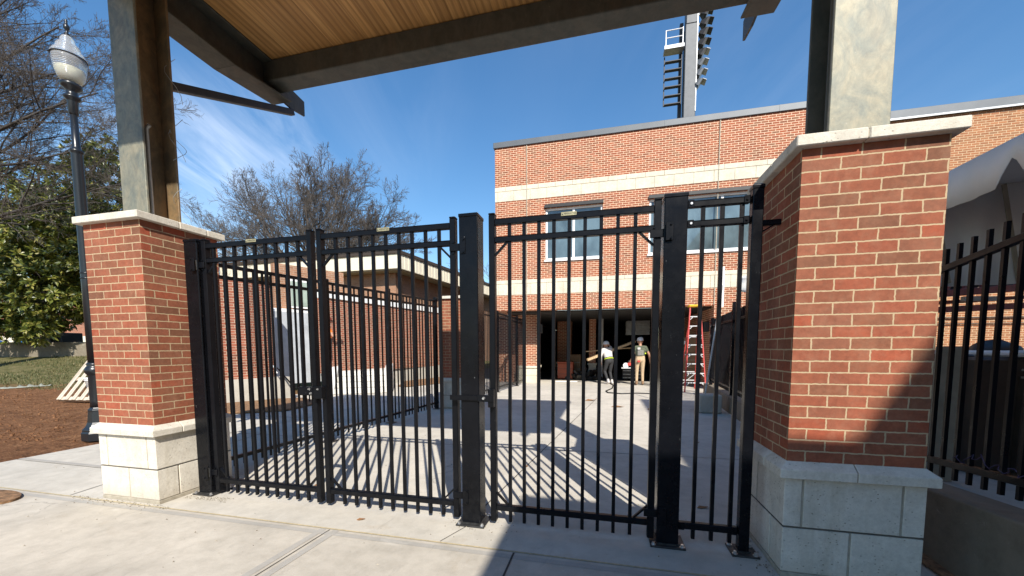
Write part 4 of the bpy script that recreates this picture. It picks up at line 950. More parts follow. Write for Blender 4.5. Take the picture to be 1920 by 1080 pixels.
# erosion netting scraps on the lawn edge
b = MB(); prev = None
for i in range(30):
    x = -6 + i * 4.6; c = P(x, 716 - .10 * i - 3 * math.sin(i * .9), 12.6 + .02 * i); z = terrain(c.x, c.y) + .02
    ww = (.03 + .20 * abs(math.sin(i * .8)) ** 2) * (1 - i / 26); h = .02 + .10 * random.random() * abs(math.sin(i * .8))
    b.v += [(c.x, c.y - ww, z), (c.x, c.y, z + h), (c.x, c.y + ww, z)]
    if i:
        o = 3 * i; b.f += [(o - 3, o, o + 1, o - 2), (o - 2, o + 1, o + 2, o - 1)]; b.m += [0, 0]; b.sm += [True, True]
    if i > 21: break
o = b.build('erosion_netting', M['netting']); s_ = o.modifiers.new('t', 'SOLIDIFY'); s_.thickness = .015
tag(o, 'crumpled strip of pale erosion netting between the grass and the bare soil', 'netting')
# dry leaves on the paving
def dryleaf(x, y, r, rz, label):
    b = MB(); pts = [(-1, 0, 0), (-.4, .45, .22), (.4, .38, .10), (1, 0, .18), (.4, -.42, .2), (-.4, -.4, .05)]
    b.v = [(x + r * (px * math.cos(rz) - py * math.sin(rz)), y + r * (px * math.sin(rz) + py * math.cos(rz)), .004 + r * pz) for px, py, pz in pts] + [(x, y, .004 + r * .02)]
    for i in range(6): b.f.append((i, (i + 1) % 6, 6)); b.m.append(0); b.sm.append(False)
    o = b.build('dry_leaf', M['leafdry']); s = o.modifiers.new('t', 'SOLIDIFY'); s.thickness = .003; tag(o, label, 'leaf', 'dry leaves on the paving')
dryleaf(-1.95, 2.70, .035, .4, 'curled brown leaf on the concrete just in front of the double gate bars')
dryleaf(.32, 9.4, .16, .1, 'brown leaf lying on the bright courtyard concrete beyond the single gate')
dryleaf(1.05, 9.2, .13, 1.0, 'brown leaf near the thick hinge post on the lit courtyard concrete')
dryleaf(-.35, 10.4, .16, .2, 'pale brown leaf farthest out on the lit courtyard concrete')
dryleaf(.86, 3.6, .05, .3, 'small brown leaf on the shaded paving behind the narrow panel')

# ------------------------------------------------------------------ stadium light tower
tw = P(1291, 215, 30); UPV = Vector((0, 0, 1)); TX, TY = tw.x, tw.y
lt = thing('stadium_light_tower', (TX, TY, 0), 'tall grey stadium light tower rising behind the brick parapet with a column of floodlights', 'light tower')
ztop = P(1292, -60, 30).z
zat = lambda y: P(1292, y, 30).z
b = MB(); b.box(TX - .46, TX + .42, TY - .4, TY + .4, 0, zat(60)); b.box(TX - .42, TX + .40, TY - .38, TY + .38, zat(60), ztop); b.build('mast', M['steel_g'], lt, bevel=.05)
MB().box(TX + .36, TX + .425, TY - .43, TY - .38, zat(215), ztop).build('mast_edge', M['galv'], lt)
MB().box(TX - .75, TX - .50, TY + .3, TY + .6, 0, zat(45)).build('cable_tray', M['lintel'], lt)
xl, xr = P(1246, 150, 30).x, P(1276, 150, 30).x
k = MB(); k.box(xl - .06, xl + .02, TY - .1, TY, zat(195), zat(107)); k.box(xr, xr + .06, TY - .1, TY, zat(195), zat(107))
for y in (195, 180, 164, 149, 134, 119): k.box(xl + .021, xr - .001, TY - .3, TY + .02, zat(y), zat(y) + .055)
k.build('ladder_frame', M['steel_n'], lt)
MB().box(xl - .1, xr + .1, TY - .6, TY + .2, zat(101), zat(95)).build('platform', M['galv'], lt)
k = MB()
for a, c in (((xl, 95), (xl, 68)), ((xr, 95), (xr, 66))): k.cyl((a[0], TY - .5, zat(a[1])), (c[0], TY - .5, zat(c[1])), .04, n=6)
for y in (68, 81): k.cyl((xl, TY - .5, zat(y)), (xr, TY - .5, zat(y)), .035, n=6)
k.build('guard_rail', M['alu'], lt)
for i in range(9):
    zc = zat(28 + i * 17.2); xc = TX + .95 - .065 * max(0, i - 2)
    dirv = Vector((.86, -.15, -.42 - .02 * i)).normalized(); sd_ = Vector((0, 1, 0)); u2 = dirv.cross(sd_).normalized()
    c = Vector((xc, TY - .2, zc)); k = MB()
    def rect(o, w, h): return [c + dirv * o + sd_ * (i_ * w) + u2 * (j_ * h) for i_, j_ in ((-1, -1), (1, -1), (1, 1), (-1, 1))]
    vs = rect(-.38, .12, .12) + rect(0, .34, .27) + rect(.16, .36, .28); vs[10] += dirv * .0
    q = rect(.42, .36, .28); top = [q[0], q[1]] if u2.z < 0 else [q[2], q[3]]
    k.add(vs, [(3, 2, 1, 0)] + [(a + j, a + (j + 1) % 4, a + 4 + (j + 1) % 4, a + 4 + j) for a in (0, 4) for j in range(4)])
    fl = k.build('floodlight', M['lintel'] if i < 6 else M['coping'], lt)  # lower floodlights paler: their brighter lit look is put into the colour
    k = MB(); k.poly([vs[8] + dirv * .002, vs[9] + dirv * .002, vs[10] + dirv * .002, vs[11] + dirv * .002]); k.build('lens', M['galv'], fl)
    e = (8, 9) if u2.z < 0 else (10, 11)
    k = MB(); pl = [vs[e[0]], vs[e[1]], vs[e[1]] + dirv * .3, vs[e[0]] + dirv * .3]; k.prism(pl, tuple(u2 * (.03 if u2.z > 0 else -.03))); k.build('visor', M['steel_n'] if i < 5 else M['galv'], fl)  # lower visors coloured paler to look more strongly lit
    k = MB(); k.bar((TX + .40, TY - .2, zc - .05), tuple(c - dirv * .30), .1, .1); k.build('arm', M['coping'], fl)

# ------------------------------------------------------------------ white tent on the right
tt = thing('event_tent', (4.4, 2.6, 0), 'white canvas event tent with scalloped valance beyond the big brick pillar', 'tent')
tx0, tx1, ty0, ty1, ze = 3.0, 5.85, 0.2, 4.95, 3.0
ap = Vector(((tx0 + tx1) / 2, (ty0 + ty1) / 2, 4.4)); b = MB(); N = 8
cor = [Vector((tx0, ty0, ze)), Vector((tx1, ty0, ze)), Vector((tx1, ty1, ze)), Vector((tx0, ty1, ze))]
for i in range(4):
    A, B = cor[i], cor[(i + 1) % 4]
    for r in range(N):
        f0, f1 = r / N, (r + 1) / N
        q = lambda X, f: X.lerp(ap, f) - Vector((0, 0, .28 * math.sin(math.pi * f) * 1))
        if r < N - 1: b.poly([q(A, f0), q(B, f0), q(B, f1), q(A, f1)])
        else: b.poly([q(A, f0), q(B, f0), ap])
r_ = b.build('tent_roof', M['canvas'], tt, fix=False); r_.modifiers.new('t', 'SOLIDIFY').thickness = .006
def valance(A, B, per, off, name):
    L = (B - A).length; D = (B - A) / L; n = int(L / .03); b = MB(); nrm = Vector((-D.y, D.x, 0))
    for i in range(n + 1):
        s = L * i / n; ph = ((s + off) / per) % 1.0
        dz = .335 - .20 * max(0, 1 - min(ph, 1 - ph) / .16) ** 1.3
        w = nrm * (.018 * math.sin(s * 9) + .008 * math.sin(s * 31)); p = A + D * s
        b.v += [tuple(p), tuple(p + w * .5 - Vector((0, 0, dz / 2))), tuple(p + w - Vector((0, 0, dz)))]
        if i:
            o = 3 * i
            for j in range(2): b.f.append((o - 3 + j, o + j, o + j + 1, o - 2 + j)); b.m.append(0); b.sm.append(True)
    v = b.build(name, M['canvas'], tt, fix=False); v.modifiers.new('t', 'SOLIDIFY').thickness = .006; return v
valance(cor[0], cor[3], .80, .80 - ((3.83 - ty0) % .80), 'valance'); valance(cor[0], cor[1], .8, 0, 'valance'); valance(cor[3], cor[2], .8, 0, 'valance'); valance(cor[1], cor[2], .8, 0, 'valance')
b = MB(); n = 60
for i in range(n + 1):
    x = tx0 + .05 + (tx1 - tx0 - .1) * i / n
    for z in (3.0, 2.5, 2.03): b.v.append((x, ty1 - .06 + .025 * math.sin(i * .9) * (3.2 - z), z))
    if i:
        for j in range(2): o = 3 * i + j; b.f.append((o - 3, o, o + 1, o - 2)); b.m.append(0); b.sm.append(True)
v = b.build('drop_curtain', M['canvas'], tt, fix=False); v.modifiers.new('t', 'SOLIDIFY').thickness = .006
for sx_ in (.35, .9, 1.5, 2.2):
    k = MB(); k.bar((tx0 + sx_, ty1 - .115, 2.05), (tx0 + sx_ - .18, ty1 - .115, 2.98), .035, .012, up=(0, 1, 0)); k.build('curtain_seam', M['beige'], tt)
for c in cor: MB().cyl((c.x + (.06 if c.x < 5 else -.06), c.y + (.12 if c.y < 2 else -.16), 0), (c.x + (.06 if c.x < 5 else -.06), c.y + (.12 if c.y < 2 else -.16), 2.98), .03, n=10).build('tent_pole', M['alu'], tt)

# clutter under and behind the tent, seen through the right-hand fence
rt = thing('red_lift_frame', tuple(P(1850, 700, 6.2).xy) + (0,), 'dark red steel lift frame with black rolls on top, behind the fence below the tent', 'lift')
def pbar(x0, y0, x1, y1, d, w, m, nm, par): 
    k = MB(); k.bar(tuple(P(x0, y0, d)), tuple(P(x1, y1, d)), w, w); return k.build(nm, M[m], par, bevel=.006)
pbar(1700, 556, 2060, 528, 5.2, .09, 'redd', 'beam', rt); pbar(1700, 584, 2060, 566, 5.2, .08, 'redd', 'beam', rt); pbar(1700, 572, 2060, 548, 5.6, .05, 'redd', 'beam', rt)
for i in range(7): pbar(1775 + i * 32, 545 - i * 2.5, 1795 + i * 32 - (6 if i % 2 else -6), 500 - i * 2, 5.25, .035, 'redd', 'lattice', rt)
for x in (1745, 1990):
    a = P(x, 560, 5.3); MB().box(a.x - .05, a.x + .05, a.y - .05, a.y + .05, 0, a.z).build('leg', M['redd'], rt)
for x, y, r in ((1796, 528, .16), (1880, 508, .24), (1935, 500, .26)):
    a = P(x, y, 5.45); MB().tube([a - cx_ * r * 1.6, a - cx_ * r * .9, a + cx_ * r * .9, a + cx_ * r * 1.6], [r * .3, r, r, r * .5], 14).build('black_roll', M['hose'], rt)
for x in (1822, 1862): k = MB(); a = P(x, 560, 5.15); k.box(a.x - .1, a.x + .1, a.y - .03, a.y + .03, a.z - .03, a.z + .03); k.build('pale_block', M['beige'], rt)
dq = P(1812, 760, 4.3)
dm = thing('storage_bin', (dq.x + .9, dq.y, 0), 'dark brown steel storage bin with ribs and pale lid behind the right hand fence', 'bin')
MB().box(dq.x, dq.x + 2.4, dq.y - .1, dq.y + 1.5, .04, 1.30).build('bin_body', M['browncab'], dm, bevel=.03)
for i in range(5): MB().box(dq.x + .35 + i * .5, dq.x + .43 + i * .5, dq.y - .16, dq.y - .102, .06, 1.1).build('bin_rib', M['browncab'], dm)
MB().box(dq.x + .28, dq.x + 2.42, dq.y - .15, dq.y + 1.5, 1.305, 1.37).build('bin_lid', M['canvas'], dm, bevel=.02)
for z in (1.08, 1.16): MB().box(dq.x + .32, dq.x + 2.4, dq.y - .175, dq.y - .161, z, z + .02).build('trim_strip', M['beige'], dm)
a = P(1868, 660, 4.6); bb = MB()  # dark mound modelled in place of a hat-shaped shadow
for i in range(9):
    for j in range(13):
        th = math.pi * i / 8 * .5; ph = 2 * math.pi * j / 12
        bb.v.append((a.x + .22 * math.cos(th) * math.cos(ph) * (1 + .2 * math.sin(5 * ph)), a.y + .18 * math.cos(th) * math.sin(ph), 1.372 + (.10 + .03 * math.sin(3 * ph)) * math.sin(th)))
for i in range(8):
    for j in range(12): bb.f.append((i * 13 + j, i * 13 + j + 1, (i + 1) * 13 + j + 1, (i + 1) * 13 + j)); bb.m.append(0); bb.sm.append(True)
tag(bb.build('shadow_mound', M['lintel']), 'black mound standing for a dark shadow shape above the lid of the brown bin', 'tarp')
for i, (x, lab) in enumerate(((1758, 'beige timber post nearest the brick pillar behind the right hand fence'), (1784, 'beige timber post beside the dark brown storage bin'))):
    a = P(x, 760, 4.0); o = MB().box(a.x - .035, a.x + .035, a.y - .035, a.y + .035, 0, 1.42).build('timber_post', M['beige'], bevel=.005); tag(o, lab, 'post')
a = P(1800, 780, 4.4); o = MB().box(a.x - .14, a.x + .10, a.y, a.y + .6, 0, 1.33).build('dark_gap_box', M['lintel'], bevel=.02); tag(o, 'tall black box standing in for the dark gap between the beige posts and the bin', 'dark gap')  # black box fills what is only a dark gap
# purple string on the fence rail
b = MB(); sy = 3.1
pts = []
for i in range(26):
    y = 3.02 - i * .02; pts.append((wall_x(y) + .085 + .012 * math.sin(i * 2.1), y, .715 + (2.9 - y) * .09 + .022 * math.sin(i * 1.3) + (.04 if 6 < i < 12 else 0)))
tag(b.tube(pts, .0028, 5).build('string', simple('purple_string', (.07, .05, .10), .8)), 'tangled purple string wound along the bottom rail of the spear top fence', 'string')
# cloth draped on the courtyard fence
a = P(1397, 528, 8.9); b = MB(); b2 = 10
for i in range(b2):
    for j in range(7):
        b.v.append((a.x - .12 + .05 * i + .02 * math.sin(j), a.y - .04 * i + .03 * math.sin(i * 1.7 + j), a.z + .12 - .075 * j * (1 - .055 * abs(i - 5))))
for i in range(b2 - 1):
    for j in range(6): b.f.append((i * 7 + j, (i + 1) * 7 + j, (i + 1) * 7 + j + 1, i * 7 + j + 1)); b.m.append(0); b.sm.append(True)
o = b.build('white_cloth', M['canvas']); o.modifiers.new('t', 'SOLIDIFY').thickness = .01; tag(o, 'grey white cloth hanging over the top of the courtyard fence', 'cloth')
a = P(1357, 500, 11.5); o = MB().bar((a.x, a.y, P(1357, 575, 11.5).z), (a.x, a.y, P(1357, 500, 11.5).z), .07, .02, up=(0, 1, 0)).build('plastic_strip', M['canvas']); tag(o, 'narrow white plastic strip hanging behind the courtyard fence by the ladder', 'strip')

# ------------------------------------------------------------------ stepladder, boxes, tool chest, hose
ld = thing('stepladder', (2.80, 13.05, 0), 'tall red stepladder with yellow top and silver steps at the garage opening', 'ladder')
fl0, fr0 = Vector((2.46, 12.95, .01)), Vector((3.07, 12.95, .01)); ft0, ft1 = Vector((2.60, 13.25, 2.68)), Vector((2.90, 13.25, 2.68))
for a, c in ((fl0, ft0), (fr0, ft1)): k = MB(); k.bar(a, c, .03, .085, up=(0, 1, 0)); k.build('front_rail', M['red'], ld)
rl0, rr0 = Vector((2.52, 14.2, .01)), Vector((3.01, 14.2, .01)); rt0, rt1 = Vector((2.64, 13.33, 2.64)), Vector((2.86, 13.33, 2.64))
for a, c in ((rl0, rt0), (rr0, rt1)): k = MB(); k.bar(a, c, .025, .05, up=(0, 1, 0)); k.build('rear_rail', M['red'], ld)
MB().box(2.56, 2.94, 13.17, 13.42, 2.69, 2.76).build('top_cap', M['yellow'], ld, bevel=.015)
for i in range(1, 9):
    f = i / 9; a = fl0.lerp(ft0, f); c = fr0.lerp(ft1, f); s_ = MB().box(a.x + .016, c.x - .016, a.y - .04, a.y + .05, a.z - .015, a.z + .015).build('step', M['alu'], ld)
    for q, sg in ((a, 1), (c, -1)): k = MB(); k.bar((q.x + sg * .02, q.y - .035, q.z - .09), (q.x + sg * .09, q.y - .035, q.z - .018), .012, .02); k.build('step_brace', M['alu'], s_)
for i in (1, 2, 4, 6):
    f = i / 9; a = rl0.lerp(rt0, f); c = rr0.lerp(rt1, f); k = MB(); k.bar(a, c, .02, .03); k.build('rear_bar', M['alu'], ld)
k = MB(); k.bar(rl0.lerp(rt0, .03), rr0.lerp(rt1, .2), .02, .02); k.build('rear_bar', M['alu'], ld)
for i, (x, z, w, h, lab) in enumerate(((2.95, 0, .75, .62, 'large cardboard box on the garage floor behind the ladder, bottom of the stack'), (2.98, .625, .7, .6, 'cardboard box in the middle of the stack behind the ladder'), (2.93, 1.23, .66, .55, 'cardboard box with white label on top of the stack behind the ladder'))):
    t = thing('cardboard_box', (x, 15.6, z), lab, 'box', 'cardboard boxes stacked behind the ladder')
    MB().box(x - w / 2, x + w / 2, 15.3, 15.9, z + .002, z + h).build('box_body', M['card'], t, bevel=.008)
    MB().box(x - w / 2 + .002, x + w / 2 - .002, 15.2975, 15.2995, z + h * .52, z + h * .56).build('tape', M['beige'], t)
    if i == 2: MB().box(x - .22, x - .02, 15.2965, 15.2990, z + .3, z + .42).build('box_label', M['white'], t)
tcx = P(1061, 690, 17.3)
tb = thing('tool_chest', (tcx.x, tcx.y, .002), 'orange red metal tool chest inside the garage by the brick column', 'tool chest')
MB().box(tcx.x - .34, tcx.x + .34, tcx.y - .3, tcx.y + .3, .05, .72).build('chest_body', M['orange'], tb, bevel=.015)
MB().box(tcx.x - .36, tcx.x + .36, tcx.y - .32, tcx.y + .32, .724, .80).build('chest_lid', M['orange'], tb, bevel=.015)
for z in (.25, .48): MB().box(tcx.x - .3, tcx.x + .3, tcx.y - .312, tcx.y - .302, z, z + .015).build('drawer_gap', M['lintel'], tb)
for sx_ in (-.28, .28): MB().box(tcx.x + sx_ - .03, tcx.x + sx_ + .03, tcx.y - .2, tcx.y + .2, .003, .049).build('foot', M['lintel'], tb)
pts = []
ctrl = [(1110, 706), (1126, 712), (1140, 716), (1150, 722), (1148, 728), (1136, 733), (1140, 736), (1165, 738), (1195, 737), (1225, 738)]
for a, c in zip(ctrl[:-1], ctrl[1:]):
    for i in range(4):
        x = a[0] + (c[0] - a[0]) * i / 4; y = a[1] + (c[1] - a[1]) * i / 4
        r = P(x, y, 1) - Vector((0, 0, H)); q = Vector((0, 0, H)) + r * ((.02 - H) / r.z); pts.append(q)
tag(MB().tube(pts, .018, 6).build('air_hose', M['hose']), 'black hose curling across the pale concrete near the two workers', 'hose')
o = MB().bar((-2.0, 16.0, .012), (-1.1, 16.1, .012), .12, .02).build('floor_strip', M['white']); tag(o, 'pale strip of trim lying on the dark garage floor', 'strip')
def rubble(c, n, r, m, label, cat, name):
    b = MB()
    for i in range(n):
        a = random.uniform(0, 6.28); q = r * math.sqrt(random.random()); x, y = c[0] + q * math.cos(a), c[1] + q * .6 * math.sin(a); h = random.uniform(.1, .42) * (1 - q / r * .7)
        t = Vector((random.uniform(-1, 1), random.uniform(-1, 1), random.uniform(.2, 1))).normalized()
        k0 = Vector((x, y, .05)); b.bar(k0, k0 + t * h * 2, .1 + .1 * random.random(), .08)
    o = b.build(name, M[m]); tag(o, label, cat)
rubble((-.9, 17.3), 40, .9, 'lintel', 'dark heap of tools and scrap on the garage floor beside the orange chest', 'scrap heap', 'scrap_heap')

dct = thing('wrapped_duct', (1.6, 19.5, 2.0), 'silver wrapped duct hanging from the garage ceiling above the worker in olive', 'duct')
b = MB()
for i in range(9): b.box(.95 + .01 * (i % 3), 2.05 - .015 * (i % 2), 19.2, 19.9, 2.02 + i * .075, 2.09 + i * .075)
b.build('duct_wrap', M['galv'], dct, bevel=.012)
for x in (1.1, 1.9): MB().box(x - .01, x + .01, 19.54, 19.56, 2.692, 2.737).build('hanger', M['galv'], dct)
for x, y, w, h, m, lab in ((-.2, 20.5, 1.2, .9, 'brown', 'dark crate deep in the garage behind the stooping worker'), (1.2, 17.6, .9, .55, 'lintel', 'low dark trolley in the garage behind the worker in olive'), (2.3, 18.0, .8, 1.3, 'browncab', 'tall brown cupboard in the garage left of the ladder'), (-1.35, 18.6, .5, 1.1, 'card', 'brown carton standing in the garage beside the scrap heap')):
    t = thing('stored_crate', (x, y, .002), lab, 'crate')
    MB().box(x - w / 2, x + w / 2, y - .4, y + .4, .06, h).build('crate_body', M[m], t, bevel=.02)
    for k in (-1, 1): MB().box(x + k * w * .35 - .04, x + k * w * .35 + .04, y - .38, y + .38, .003, .058).build('skid', M['brown'], t)
    for k in range(3): MB().box(x - w / 2 + .02, x + w / 2 - .02, y - .415, y - .4005, .1 + h * .28 * k, .13 + h * .28 * k).build('slat', M['beige'] if m != 'lintel' else M['galv'], t)
# lumber carried on the shoulder
o = MB().bar(tuple(P(1101, 675, 15.0)), tuple(P(1190, 640, 15.3)), .14, .09).build('lumber_beam', M['pine'], bevel=.004); tag(o, 'thick pale lumber beam tilted on the shoulder of the worker in the white shirt', 'lumber')
o = MB().bar(tuple(P(1099, 659, 15.55)), tuple(P(1187, 652, 15.7)), .05, .04).build('lumber_batten', M['pine'], bevel=.003); tag(o, 'thin pale batten carried level behind the thick lumber beam', 'lumber')
# ------------------------------------------------------------------ people
def person(loc, rz, joints, mats_by, label, scale=1.0):
    """joints: overrides of the default standing skeleton (facing +Y)."""
    J = dict(pel=(0, 0, .95), bel=(0, .01, 1.10), che=(0, 0, 1.30), nek=(0, .0, 1.48), hed=(0, .02, 1.63), shl=(-.19, 0, 1.42), shr=(.19, 0, 1.42),
             ell=(-.25, -.02, 1.13), elr=(.25, -.02, 1.13), wrl=(-.27, .05, .89), wrr=(.27, .05, .89), hpl=(-.095, 0, .92), hpr=(.095, 0, .92),
             knl=(-.105, .03, .50), knr=(.105, .03, .50), anl=(-.115, -.02, .09), anr=(.115, -.02, .09), tol=(-.135, .17, .035), tor=(.135, .17, .035))
    J.update(joints); J = {k: Vector(v) for k, v in J.items()}
    b = MB(); segs = []
    def cap(a, c, ra, rc, reg, n=12):
        a = Vector(a); c = Vector(c); L = (c - a).length; pts = []; rs = []
        if L < 1e-4: return
        d = (c - a) / L
        for k in range(4): th = math.pi / 2 * (1 - k / 4); pts.append(a - d * ra * math.sin(th)); rs.append(max(.001, ra * math.cos(th)))
        pts.append(a); rs.append(ra); pts.append(c); rs.append(rc)
        for k in range(1, 5): th = math.pi / 2 * k / 4; pts.append(c + d * rc * math.sin(th)); rs.append(max(.001, rc * math.cos(th)))
        b.tube(pts, rs, n); segs.append((a, c, ra, rc, reg))
    ax_ = (J['shr'] - J['shl']).normalized()
    for s in (-1, 1):
        cap(J['pel'] + ax_ * s * .07, J['bel'] + ax_ * s * .065, .112, .105, 'hips'); cap(J['bel'] + ax_ * s * .065, J['che'] + ax_ * s * .085, .105, .115, 'top')
    cap(J['pel'], J['bel'], .12, .11, 'hips'); cap(J['che'] + ax_ * -.1, J['che'] + ax_ * .1, .11, .11, 'top'); cap(J['bel'], J['che'], .11, .12, 'top')
    cap(J['shl'].lerp(J['shr'], .12), J['shl'].lerp(J['shr'], .88), .072, .072, 'top'); cap(J['che'].lerp(J['nek'], .6), J['nek'], .07, .058, 'skin'); cap(J['nek'], J['hed'], .056, .06, 'skin')
    hd = J['hed']; f = Vector((0, 1, 0))
    cap(hd + Vector((0, -.02, .02)), hd + Vector((0, .015, .035)), .092, .088, 'skin'); cap(hd + Vector((0, .03, -.07)), hd + Vector((0, .02, .01)), .055, .075, 'skin')
    cap(hd + Vector((0, .105, -.015)), hd + Vector((0, .09, .02)), .015, .010, 'skin')
    for s in (-1, 1): cap(hd + Vector((s * .09, -.005, -.02)), hd + Vector((s * .094, -.01, .02)), .014, .017, 'skin')
    for s, q in ((-1, 'l'), (1, 'r')):
        cap(J['sh' + q], J['sh' + q].lerp(J['el' + q], .55), .062, .05, 'sleeve'); cap(J['sh' + q].lerp(J['el' + q], .55), J['el' + q], .048, .042, 'arm'); cap(J['el' + q], J['wr' + q], .042, .029, 'arm')
        d = (J['wr' + q] - J['el' + q]).normalized(); side = Vector((0, 1, 0)) - d * d.y; side = side.normalized() if side.length > .1 else Vector((1, 0, 0)); nn = d.cross(side)
        w = J['wr' + q]; cap(w, w + d * .06, .03, .034, 'hand')
        for i, L in enumerate((.066, .075, .07, .055)):
            o = side * (.027 - .018 * i); c0_ = w + d * .075 + o; m_ = c0_ + d * L * .55 - nn * s * .012; cap(c0_ - d * .02, m_, .0115, .0105, 'hand', 8); cap(m_, m_ + d * L * .4 - nn * s * .022, .0105, .009, 'hand', 8)
        t0 = w + d * .025 + side * .028; cap(t0, t0 + d * .035 + side * .03, .013, .0115, 'hand', 8); cap(t0 + d * .035 + side * .03, t0 + d * .07 + side * .034, .0115, .0095, 'hand', 8)
        cap(J['hp' + q], J['kn' + q], .092, .062, 'leg'); cap(J['kn' + q], J['an' + q], .060, .046, 'leg'); cap(J['an' + q] + Vector((0, -.035, -.03)), J['to' + q], .048, .04, 'boot'); cap(J['an' + q], J['an' + q] + Vector((0, 0, .05)), .05, .05, 'boot')
    t = thing('person', loc, label, 'person', None, rz)
    regs = list(mats_by.keys()); me = bpy.data.meshes.new('body'); me.from_pydata(b.v, [], b.f)
    o = bpy.data.objects.new('body', me); C.objects.link(o)
    r = o.modifiers.new('r', 'REMESH'); r.mode = 'VOXEL'; r.voxel_size = .0115; sm = o.modifiers.new('s', 'SMOOTH'); sm.iterations = 3; sm.factor = .5
    dg = bpy.context.evaluated_depsgraph_get(); m2 = bpy.data.meshes.new_from_object(o.evaluated_get(dg)); bpy.data.objects.remove(o); m2.name = 'body'
    m2.materials.clear()
    ml = list(dict.fromkeys(mats_by.values()))
    for k in ml: m2.materials.append(M[k])
    rad = [(a, c - a, max((c - a).length_squared, 1e-9), ra, rc, ml.index(mats_by[reg])) for a, c, ra, rc, reg in segs]
    for p in m2.polygons:
        best = 1e9; bi = 0; c = p.center
        for a, d, l2, ra, rc, mi in rad:
            tt_ = max(0, min(1, (c - a).dot(d) / l2)); dist = (a + d * tt_ - c).length - (ra + (rc - ra) * tt_)
            if dist < best: best = dist; bi = mi
        p.material_index = bi; p.use_smooth = True
    bo = bpy.data.objects.new('body', m2); C.objects.link(bo); bo.parent = t; ORI[bo.name] = loc
    if scale != 1: t.scale = (scale,) * 3
    return t, J
def local(par, mb_, name, m, bevel=0):
    """child built in the person's own coordinates"""
    sv = ORI[par.name]; ORI[par.name] = (0, 0, 0); o = mb_.build(name, M[m], par, bevel=bevel); ORI[par.name] = sv; return o
def hardhat(t, J, m):
    h = J['hed']; b = MB(); prof = [(.135, .052), (.14, .058), (.118, .066), (.115, .10), (.10, .145), (.07, .175), (.035, .19), (.002, .194)]
    b.lathe(0, 0, prof, 24); b.v = [(x + h.x, y * 1.12 + h.y - .01, z + h.z) for x, y, z in b.v]; return local(t, b, 'hard_hat', m)
# worker in the olive shirt
pa, Ja = person((1.29, 15.16, 0.002), R_(4), dict(ell=(-.25, -.01, 1.13), wrl=(-.33, .10, .92), elr=(.31, -.03, 1.16), wrr=(.37, .08, .93), hed=(0, .07, 1.62), nek=(0, .02, 1.48), knr=(.10, .05, .5), anr=(.115, .05, .09), tor=(.135, .22, .035)),
    dict(hips='khaki', top='green', sleeve='green', arm='skin', hand='skin', skin='skin', leg='khaki', boot='boot'), 'person in olive shirt and khaki trousers standing in the garage opening, seen from behind')
hardhat(pa, Ja, 'white')
b = MB()
for i in range(8): b.box(-.105 + i * .026, -.097 + i * .026, -.165, -.1545 + .002, 1.13, 1.32)
b.box(-.12, -.02, -.168, -.150, 1.34, 1.42); local(pa, b, 'shirt_print', 'shirtw')
b = MB(); b.box(.15, .20, -.09, -.03, 1.17, 1.22); local(pa, b, 'hi_vis_tab', 'hivis', .01)
b = MB(); b.box(-.12, -.02, -.17, -.12, .86, .94); local(pa, b, 'tool_pouch', 'red', .015)
sw_ = thing('circular_saw', (.92, 15.24, .55), 'white and red power saw held low by the worker in the olive shirt', 'power saw')
MB().box(.84, 1.02, 15.18, 15.32, .72, .84).build('saw_body', M['red'], sw_, bevel=.02); MB().box(.62, .96, 15.14, 15.34, .62, .66).build('saw_shoe', M['alu'], sw_, bevel=.006)
MB().cyl((.78, 15.20, .74), (.78, 15.24, .74), .10, n=20).build('saw_guard', M['white'], sw_); MB().tube([(.86, 15.25, .84), (.90, 15.25, .92), (1.0, 15.25, .92), (1.02, 15.25, .82)], .018, 8).build('saw_handle', M['lintel'], sw_)
# worker in the white shirt carrying lumber
pb_, Jb = person((.17, 15.35, 0.002), R_(35), dict(pel=(0, 0, .90), bel=(0, .05, 1.03), che=(0, .14, 1.22), nek=(0, .21, 1.37), hed=(.02, .27, 1.49), shl=(-.19, .16, 1.34), shr=(.19, .16, 1.36), ell=(-.30, .12, 1.08), wrl=(-.24, .22, .86), elr=(.36, .28, 1.34), wrr=(.22, .32, 1.50),
    knl=(-.10, .16, .50), anl=(-.11, -.10, .12), tol=(-.13, .06, .035), hpl=(-.095, 0, .87), hpr=(.095, 0, .87), knr=(.11, .10, .47)),
    dict(hips='denim', top='shirtw', sleeve='shirtw', arm='shirtw', hand='skin', skin='skin', leg='denim', boot='shirtw'), 'person in white shirt with yellow hem and white hard hat stooping under a lumber beam')
hardhat(pb_, Jb, 'white')
b = MB(); b.lathe(0, 0, [(.165, .965), (.172, .968), (.174, .998), (.168, 1.0)], 28); b.v = [(x * 1.1, y * .80 + .03, z - y * .25) for x, y, z in b.v]; local(pb_, b, 'hi_vis_band', 'hivis')
# worker in the orange vest by the steps
pcq = P(617, 698, 12.7)
pc_, Jc = person((pcq.x, pcq.y, .665), R_(-40), dict(elr=(.27, .10, 1.16), wrr=(.16, .28, 1.20)), dict(hips='denim', top='vest', sleeve='vest', arm='skin', hand='skin', skin='skin', leg='denim', boot='boot'), 'person in orange vest and dark red hard hat standing on the pale steps')
hardhat(pc_, Jc, 'redd')

